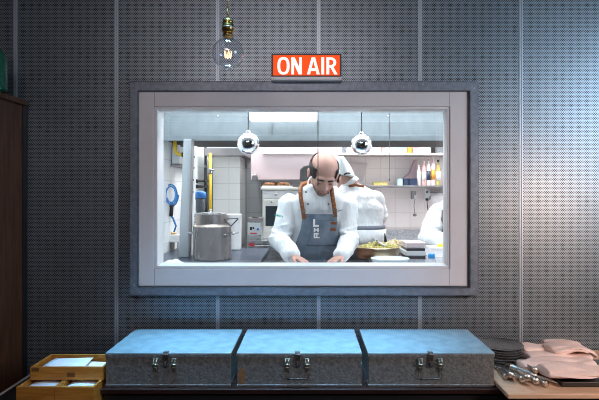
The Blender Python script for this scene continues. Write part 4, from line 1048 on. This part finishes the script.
x = 2.88; poly([(x, 0), (x+.17, 0), (x+.17, 1), (x, 1)])                # R
def arc(cx_, cz, rx, rz, a0, a1, n=14): return [(cx_+rx*math.cos(a0+(a1-a0)*i/n), cz+rz*math.sin(a0+(a1-a0)*i/n)) for i in range(n+1)]
ro = [(x+.17, 1)]+arc(x+.27, .70, .31, .30, math.pi/2, -math.pi/2)+[(x+.17, .40)]
ri = [(x+.17, .86)]+arc(x+.25, .70, .16, .16, math.pi/2, -math.pi/2)+[(x+.17, .54)]
n = len(ro); vs = [(T(p)[0], yl0, T(p)[1]) for p in ro+ri]; letters.add(vs, [(i, i+1, n+i+1, n+i) for i in range(n-1)])
poly([(x+.22, .44), (x+.40, .46), (x+.66, 0), (x+.46, 0)])
build(letters, 'lettering', M_signtext, sg)
for px in (273.5, 339.5): build(G().cyl((X_(px, D), y0-.0135, Z_(79, D)), (X_(px, D), y0-.010, Z_(79, D)), .002, n=8), 'base_screw', M_dsteel, sg)

# ------------------------------------------------------------------ cabinet and side shelf at the left
XC = -1.388
cb_ = thing('tall_cabinet', 'tall dark walnut cabinet at the left edge', 'cabinet', (XC-.25, -.6, 0))
build(G().box(XC-.5, XC, -1.15, -.012, 0.002, 1.965), 'body', M_cab, cb_, bevel=.003)
build(G().box(XC-.53, XC+.012, -1.17, -.008, 1.965, 1.992), 'cornice', M_cab, cb_, bevel=.004)
build(G().box(XC-.0, XC+.004, -.045, -.012, .002, 1.964), 'edge_strip', M_black, cb_)
ZS = .66
ss = thing('side_ledge', 'low black ledge with a thin metal edge beside the walnut cabinet', 'ledge', (-1.1, -.4, 0))
build(G().box(-1.340, -.90, -.95, -.012, ZS-.03, ZS), 'top', M_black, ss)
build(G().box(-1.352, -1.3405, -.95, -.012, ZS-.03, ZS+.003), 'metal_edge', M_frame, ss)
for x, y in ((-1.30, -.92), (-.94, -.92), (-1.30, -.05), (-.94, -.05)): build(G().box(x-.02, x+.02, y-.02, y+.02, 0, ZS-.03), 'leg', M_black, ss)
# green glass demijohn on the cabinet
D = 2.26
gx, gy, gz = X_(-9.5, D), D-WD, 1.9925
t = thing('green_glass_bottle', 'dark green ribbed glass bottle on top of the walnut cabinet', 'bottle', (gx, gy, gz))
prof = [(0, .001), (.060, .001), (.066, .01)]
for k in range(9): prof += [(.068, .02+k*.015), (.064, .0275+k*.015)]
prof += [(.062, .165), (.045, .19), (.022, .20), (.018, .235)]
build(G().lathe(prof, (gx, gy, gz), 32), 'body', M_ggreen, t)
build(G().lathe([(.0, .232), (.023, .232), (.023, .255), (0, .255)], (gx, gy, gz), 20), 'stopper', M_cap, t)

# ------------------------------------------------------------------ bamboo organisers and paper
def open_box(t, name, x0, x1, y0, y1, z0, z1, th, m_):
    g = G().box(x0, x1, y0, y0+th, z0, z1).box(x0, x1, y1-th, y1, z0, z1).box(x0, x0+th, y0+th, y1-th, z0, z1).box(x1-th, x1, y0+th, y1-th, z0, z1).box(x0+th, x1-th, y0+th, y1-th, z0, z0+th)
    return build(g, name, m_, t, bevel=.0015)
yb0 = 1.98-WD; xb0, xb1 = X_(16, 1.98), X_(94, 1.98); zb_t = Z_(387, 1.98)
lb_ = thing('bamboo_organiser', 'two compartment bamboo box under the paper tray', 'box', ((xb0+xb1)/2, yb0+.11, ZS))
open_box(lb_, 'case', xb0, xb1, yb0, yb0+.24, ZS+.001, zb_t, .010, M_bamboo)
xm = X_(55.5, 1.98)
build(G().box(xm-.008, xm+.008, yb0+.0105, yb0+.2295, ZS+.012, zb_t-.001), 'divider', M_bamboo, lb_)
build(G().box(X_(54.4, 1.98), X_(54.4, 1.98)+.0012, yb0-.0005, yb0+.002, ZS+.004, zb_t-.001), 'front_joint', M_bamdark, lb_)
for (a, b, lb) in ((xb0+.018, xm-.016, 'white papers filling the left compartment of the bamboo box'), (xm+.018, xb1-.016, 'white papers filling the right compartment of the bamboo box')):
    vs = []; fs = []
    for i in range(10):
        for j in range(6):
            u = i/9; v = j/5; vs.append((a+(b-a)*u, yb0+.018+.19*v, zb_t-.028+.020*math.sin(u*2.2+.3)*(.4+.5*v)))
    for i in range(9):
        for j in range(5): fs.append((i*6+j, (i+1)*6+j, (i+1)*6+j+1, i*6+j+1))
    tag(build(G().add(vs, fs, True), 'paper_stack', M_paper, solid=.012), lb, 'paper')
yt0 = 2.05-WD; xt0, xt1 = X_(30, 2.05), X_(108, 2.05)-.018; zt0, zt1 = zb_t+.0005, Z_(367, 2.05)
xt1 = -.832
tt = thing('bamboo_tray', 'shallow bamboo tray of paper standing on the two compartment box', 'tray', ((xt0+xt1)/2, yt0+.07, zt0))
open_box(tt, 'case', xt0, xt1, yt0, yt0+.165, zt0, zt1, .010, M_bamboo)
build(G().box(X_(67, 2.05), X_(75, 2.05), yt0-.001, yt0+.003, Z_(377, 2.05), Z_(372.5, 2.05)), 'wood_plug', M_bamdark, tt, bevel=.001)
build(G().box(X_(31.5, 2.05), X_(39, 2.05), yt0-.001, yt0+.003, Z_(371.5, 2.05), Z_(368, 2.05)), 'wood_plug', M_bamdark, tt, bevel=.001)
zp = zt1-.016
def sheet(label, pts, z, curl):
    g = G(); vs = []; fs = []; P = [Vector(p) for p in pts]
    for i in range(8):
        for j in range(8):
            u = i/7; v = j/7; q = P[0].lerp(P[1], u).lerp(P[3].lerp(P[2], u), v); vs.append((q.x, q.y, z+curl*u*u+.003*math.sin(v*3)))
    for i in range(7):
        for j in range(7): fs.append((i*8+j, (i+1)*8+j, (i+1)*8+j+1, i*8+j+1))
    tag(build(g.add(vs, fs, True), 'paper_sheet', M_paper, solid=.0016), label, 'paper', 'papers in the bamboo tray')
sheet('lower white sheet sticking out to the right in the bamboo tray', [(xt0+.09, yt0+.02, 0), (xt1-.014, yt0+.02, 0), (xt1-.014, yt0+.11, 0), (xt0+.13, yt0+.145, 0)], zp-.006, .004)
sheet('upper white sheet lying flat in the bamboo tray', [(xt0+.036, yt0+.016, 0), (xt0+.215, yt0+.018, 0), (xt0+.20, yt0+.135, 0), (xt0+.040, yt0+.13, 0)], zp+.008, .002)

# ------------------------------------------------------------------ ledge table and tool boxes
TZ = Z_(388.3, 2.04)
tb = thing('ledge_table', 'long dark red wooden table under the three metal boxes', 'table', (.3, -.25, 0))
build(G().box(-.836, 1.75, 2.03-WD, -.012, TZ-.020, TZ), 'top', M_table, tb, bevel=.003)
build(G().box(-.83, 1.72, 2.05-WD, 2.07-WD, TZ-.065, TZ-.0205), 'apron_rail', M_black, tb)
for x, y in ((-.80, -.40), (1.68, -.40), (-.80, -.06), (1.68, -.06)): build(G().box(x-.022, x+.022, y-.022, y+.022, 0, TZ-.066), 'leg', M_black, tb)
DF = 2.05; yf = DF-WD; yk = -.095
def toolbox(x0, x1, label, hx, lx, hy=353, rust=None, bail=True):
    zf = Z_(353, DF); z0 = TZ+.0005
    t = thing('metal_box', label, 'toolbox', ((x0+x1)/2, (yf+yk)/2, z0), 'three old metal boxes on the ledge table')
    build(G().box(x0+.002, x1-.002, yf+.002, yk, z0, zf-.016), 'body', M_box, t, bevel=.003)
    build(G().box(x0+.0005, x1-.0005, yf+.0005, yk+.001, z0+.004, z0+.012), 'lower_band', M_box, t, bevel=.002)
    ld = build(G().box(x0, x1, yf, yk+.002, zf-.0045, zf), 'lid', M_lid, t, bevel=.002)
    g = G().frame(x0, x1, 0, 1, x0+.003, x1-.003, 0, 1, 0, 0) if False else G()
    g.box(x0, x1, yf, yf+.003, zf-.018, zf-.005).box(x0, x0+.003, yf+.003, yk, zf-.018, zf-.005).box(x1-.003, x1, yf+.003, yk, zf-.018, zf-.005)
    build(g, 'lid_rim', M_box, ld, bevel=.001)
    hxx = X_(hx, DF); y = yf-.001
    hs = build(G().box(hxx-.011, hxx+.011, yf-.004, yf+.0, zf-.030, zf+.003).box(hxx-.008, hxx+.008, yf-.006, yf-.001, zf-.056, zf-.030).box(hxx-.011, hxx+.011, yf-.004, yf+.018, zf, zf+.004), 'hasp', M_hasp, t, bevel=.0015)
    build(G().cyl((hxx-.012, yf-.005, zf-.004), (hxx+.012, yf-.005, zf-.004), .003, n=10), 'hinge_pin', M_dsteel, hs)
    build(G().box(hxx-.002, hxx+.002, yf-.012, yf-.006, zf-.050, zf-.036), 'staple', M_dsteel, hs)
    for px in lx:
        x = X_(px, DF)
        la = build(G().box(x-.011, x+.011, yf-.003, yf+.002, zf-.062, zf-.022), 'latch', M_latch, t, bevel=.002)
        build(G().cyl((x-.011, yf-.008, zf-.045), (x+.011, yf-.008, zf-.045), .0045, n=12).tube([(x-.006, yf-.006, zf-.024), (x-.006, yf-.012, zf-.036), (x-.006, yf-.008, zf-.045)], .002, 6).tube([(x+.006, yf-.006, zf-.024), (x+.006, yf-.012, zf-.036), (x+.006, yf-.008, zf-.045)], .002, 6).box(x-.007, x+.007, yf-.008, yf-.002, zf-.072, zf-.058), 'catch', M_latch, la)
    if bail:
        a, b = X_(lx[0], DF), X_(lx[1], DF); zz_ = zf-.062
        build(G().tube([(a-.006, yf-.006, zz_+.004), (a-.006, yf-.007, zz_-.032), (a+.004, yf-.007, zz_-.040), (b-.004, yf-.007, zz_-.040), (b+.006, yf-.007, zz_-.032), (b+.006, yf-.006, zz_+.004)], .0016, 8), 'bail_handle', M_hasp, t)
    for px, py, m_ in (rust or []):
        g = G(); random.seed(px)
        x = X_(px, DF); zq = Z_(py, DF)
        P = [(x+.012*(1+.35*random.random())*math.cos(a), zq+.032*(1+.3*random.random())*math.sin(a)) for a in [2*math.pi*i/14 for i in range(14)]]
        P = [(max(p[0], x0+.006), max(p[1], z0+.006)) for p in P]
        g.prism(P, yf+.0012, yf+.003); build(g, 'rust_patch', M_rust, t)
    return t
toolbox(X_(105, DF), X_(231, DF), 'left metal box with two bright latches, no handle bar', 165.6, (155.5, 174), bail=False)
toolbox(X_(236.5, DF), X_(362, DF), 'middle metal box with a rust patch at its lower left corner', 297.5, (287.3, 307), rust=[(241.5, 376, 0)])
toolbox(X_(368, DF), X_(495, DF), 'right metal box beside the cutlery and plates', 430.5, (420, 440))

# ------------------------------------------------------------------ board, plates, napkins, tray, cutlery
BT = .775
bd = thing('serving_board', 'thick light wooden board under the cutlery and napkins', 'board', (1.2, -.3, TZ))
g = G().box(X_(508, 1.93), 1.62, 1.93-WD, -.03, TZ+.0005, BT)
build(g, 'slab', M_board, bd, bevel=.004)
def plate(z, x, y, r, label):
    t = thing('plate', label, 'plate', (x, y, z), 'black plates stacked behind the right metal box')
    build(G().lathe([(0, .001), (r*.55, .001), (r*.62, .003), (r*.95, .0095), (r, .0105), (r, .0125), (r*.94, .0115), (r*.60, .0055), (0, .0045)], (x, y, z), 40), 'dish', M_plate, t)
    build(G().lathe([(r*.985, .0102), (r*1.006, .0108), (r*1.006, .0126), (r*.985, .0128)], (x, y, z), 40, closed=True), 'rim', M_platerim, t)
pxs, pys = X_(500, 2.30)+.004, 2.30-WD
names = ['lowest', 'second lowest', 'third from the bottom', 'fourth from the bottom', 'fifth from the bottom', 'sixth from the bottom', 'seventh from the bottom']
for k in range(6):
    plate(BT+.0005+k*.0112, pxs+.003*math.sin(k*2.1), pys+.003*math.cos(k*1.7), .092, '%s black plate of the stack behind the right metal box' % names[k])
plate(BT+.0005+6*.0112+.002, pxs-.002, pys, .098, 'topmost and widest black plate of the stack')

# dark tray at the right
t = thing('dark_slate_tray', 'dark rectangular tray under the pink napkins at the right', 'tray', (1.2, -.4, BT))
x0, y0 = X_(562, 1.99), 1.99-WD
build(G().box(x0+.004, 1.58, y0+.004, y0+.30, BT+.0005, BT+.014), 'body', M_slate, t, bevel=.003)
g = G().box(x0, 1.58, y0, y0+.008, BT+.006, BT+.022).box(x0, x0+.008, y0+.008, y0+.30, BT+.006, BT+.022)
build(g, 'raised_rim', M_slate, t, bevel=.002)

# napkins: each is one folded, bulging roll of linen
def napkin(label, pts, w, h, seed, fold=3, yaw=0):
    """pts: centreline; w half-width in depth; h half height; surface with long folds"""
    rnd = random.Random(seed); P = [Vector(p) for p in pts]; n = 26; m = 30; rs = []
    ph = [rnd.random()*6 for _ in range(6)]
    for i in range(n):
        t = i/(n-1)*(len(P)-1); k = min(int(t), len(P)-2); q = P[k].lerp(P[k+1], t-k)
        ring = []; u = i/(n-1)
        wid = w*(.86+.22*math.sin(u*3.1+ph[0]*.2)+.06*math.sin(u*9+ph[1])); hei = h*(.85+.25*math.sin(u*2.6+ph[2])+.1*math.sin(u*11+ph[3]))
        for j in range(m):
            a = 2*math.pi*j/m; c_, s_ = math.cos(a), math.sin(a)
            cr = abs(math.sin((fold*a+ph[4]+u*5)*.5)); f = .84+.34*cr**.6+.10*math.sin((fold+4)*a+ph[5]-u*9)*math.sin(u*math.pi)
            if i in (0, n-1): f *= .72
            ring.append(q+Vector((0, wid*math.copysign(abs(c_)**.8, c_)*f, hei*math.copysign(abs(s_)**.9, s_)*(f if s_ > 0 else 1))))
        rs.append(ring)
    zmin = min(v.z for r_ in rs for v in r_)
    g = G().rings(rs)
    o = build(g, 'linen_napkin', M_napkin, subsurf=2)
    tx = bpy.data.textures.get('linen folds') or bpy.data.textures.new('linen folds', 'CLOUDS'); tx.noise_scale = .10; tx.noise_depth = 1
    dm = o.modifiers.new('folds', 'DISPLACE'); dm.texture = tx; dm.strength = .016; dm.mid_level = .58
    return tag(o, label, 'napkin', 'pink linen napkins piled on the board')
BZ = BT
def nap(label, D, zs, xs, w, h, seed, fold=3):
    n_ = len(zs); napkin(label, [(X_(x, D), D-WD, BZ+z) for x, z in zip(xs, zs)], w, h, seed, fold)
nap('lower front napkin lying across the dark tray', 2.05, (.047, .046, .046, .046), (541, 562, 592, 628), .058, .021, 3)
nap('second napkin, its rolled end left above the cutlery', 2.165, (.028, .030, .033, .032), (519, 540, 566, 594), .050, .023, 11)
nap('third napkin, sandwiched under the top one', 2.245, (.041, .043, .044, .042), (526, 545, 570, 590), .040, .017, 19)
nap('topmost napkin, its left end pointing at the plates', 2.325, (.050, .048, .048, .046), (519, 535, 556, 582), .048, .021, 23)
nap('bunched napkin forming the peak of the pile', 2.275, (.056, .066, .078, .070, .046), (548, 559, 572, 584, 592), .050, .019, 31, 5)
nap('rear napkin sloping down behind the peak', 2.375, (.052, .062, .060), (544, 558, 580), .032, .014, 41, 5)

# cutlery: round ended handles pointing at the viewer
cu = thing('cutlery_piece', 'x', 'cutlery', (0, 0, 0), 'silver cutlery fanned out on the board')
def cutlery_proto(root, L=.17):
    # lies along +y from the origin (the handle end)
    g = G(); prof = [(0, .0105), (.002, .0125), (.012, .0128), (.022, .0105), (.04, .0088), (.09, .0070), (.11, .0055)]
    rs = [[Vector((r_*math.cos(a), y_, r_*.95*math.sin(a))) for a in [2*math.pi*j/14 for j in range(14)]] for y_, r_ in prof]
    g.rings(rs)
    build(g, 'handle', M_cutlery, root, loc=(0, 0, 0))
    rs = [[Vector((w_*math.cos(a), y_, t_*math.sin(a))) for a in [2*math.pi*j/14 for j in range(14)]] for y_, w_, t_ in ((.108, .0045, .0035), (.125, .010, .002), (.16, .011, .0014), (.185, .006, .0012), (.195, .001, .001))]
    build(G().rings(rs), 'blade', M_cutlery, root, loc=(0, 0, 0))
cutlery_proto(cu)
pieces = [  # handle end px,py, D, far end px,py, label
    (506, 377, 2.04, 499, 370, 'leftmost cutlery handle, nearest the metal box'),
    (511.5, 375.5, 2.07, 503.5, 367, 'second handle from the metal box'),
    (515.5, 378, 2.04, 507, 369, 'third handle from the metal box, end facing front'),
    (510.5, 366.5, 2.12, 522, 378, 'piece lying crosswise with its bright end up left'),
    (523, 379.5, 2.03, 515, 369, 'handle in the middle of the pile, behind the crossing piece'),
    (528, 378, 2.06, 520, 366, 'handle just right of the pile middle'),
    (537, 381.5, 2.00, 526, 369, 'large handle end left of the rightmost one'),
    (547, 384.5, 1.98, 532, 373, 'rightmost cutlery handle, lying lowest on the board'),
    (536, 371, 2.12, 528, 368, 'rear handle leaning against the pink napkins')]
first = True
for k, (px, py, D, qx, qy, lb) in enumerate(pieces):
    a = Pt(px, py, D); 
    zlow = BT+.0135+(0 if k in (0, 2, 7) else .013 if k in (1, 4, 6) else .028)
    # keep the picture position but rest on the board or on the layer below
    Dn = (H-zlow)*F/(py-CY); a = Pt(px, py, Dn)
    ang = math.atan2((qx-px+8)*1.2, 26)
    o = cu if first else cu.copy()
    if not first:
        COL.objects.link(o)
        for ch in [c for c in S.objects if c.parent == cu]:
            c = ch.copy(); COL.objects.link(c); c.parent = o
    first = False
    o.location = a; tilt = -.0 if zlow < BT+.02 else -.07
    o.rotation_euler = (tilt, 0, -ang if k != 3 else -math.radians(140)); o['label'] = lb
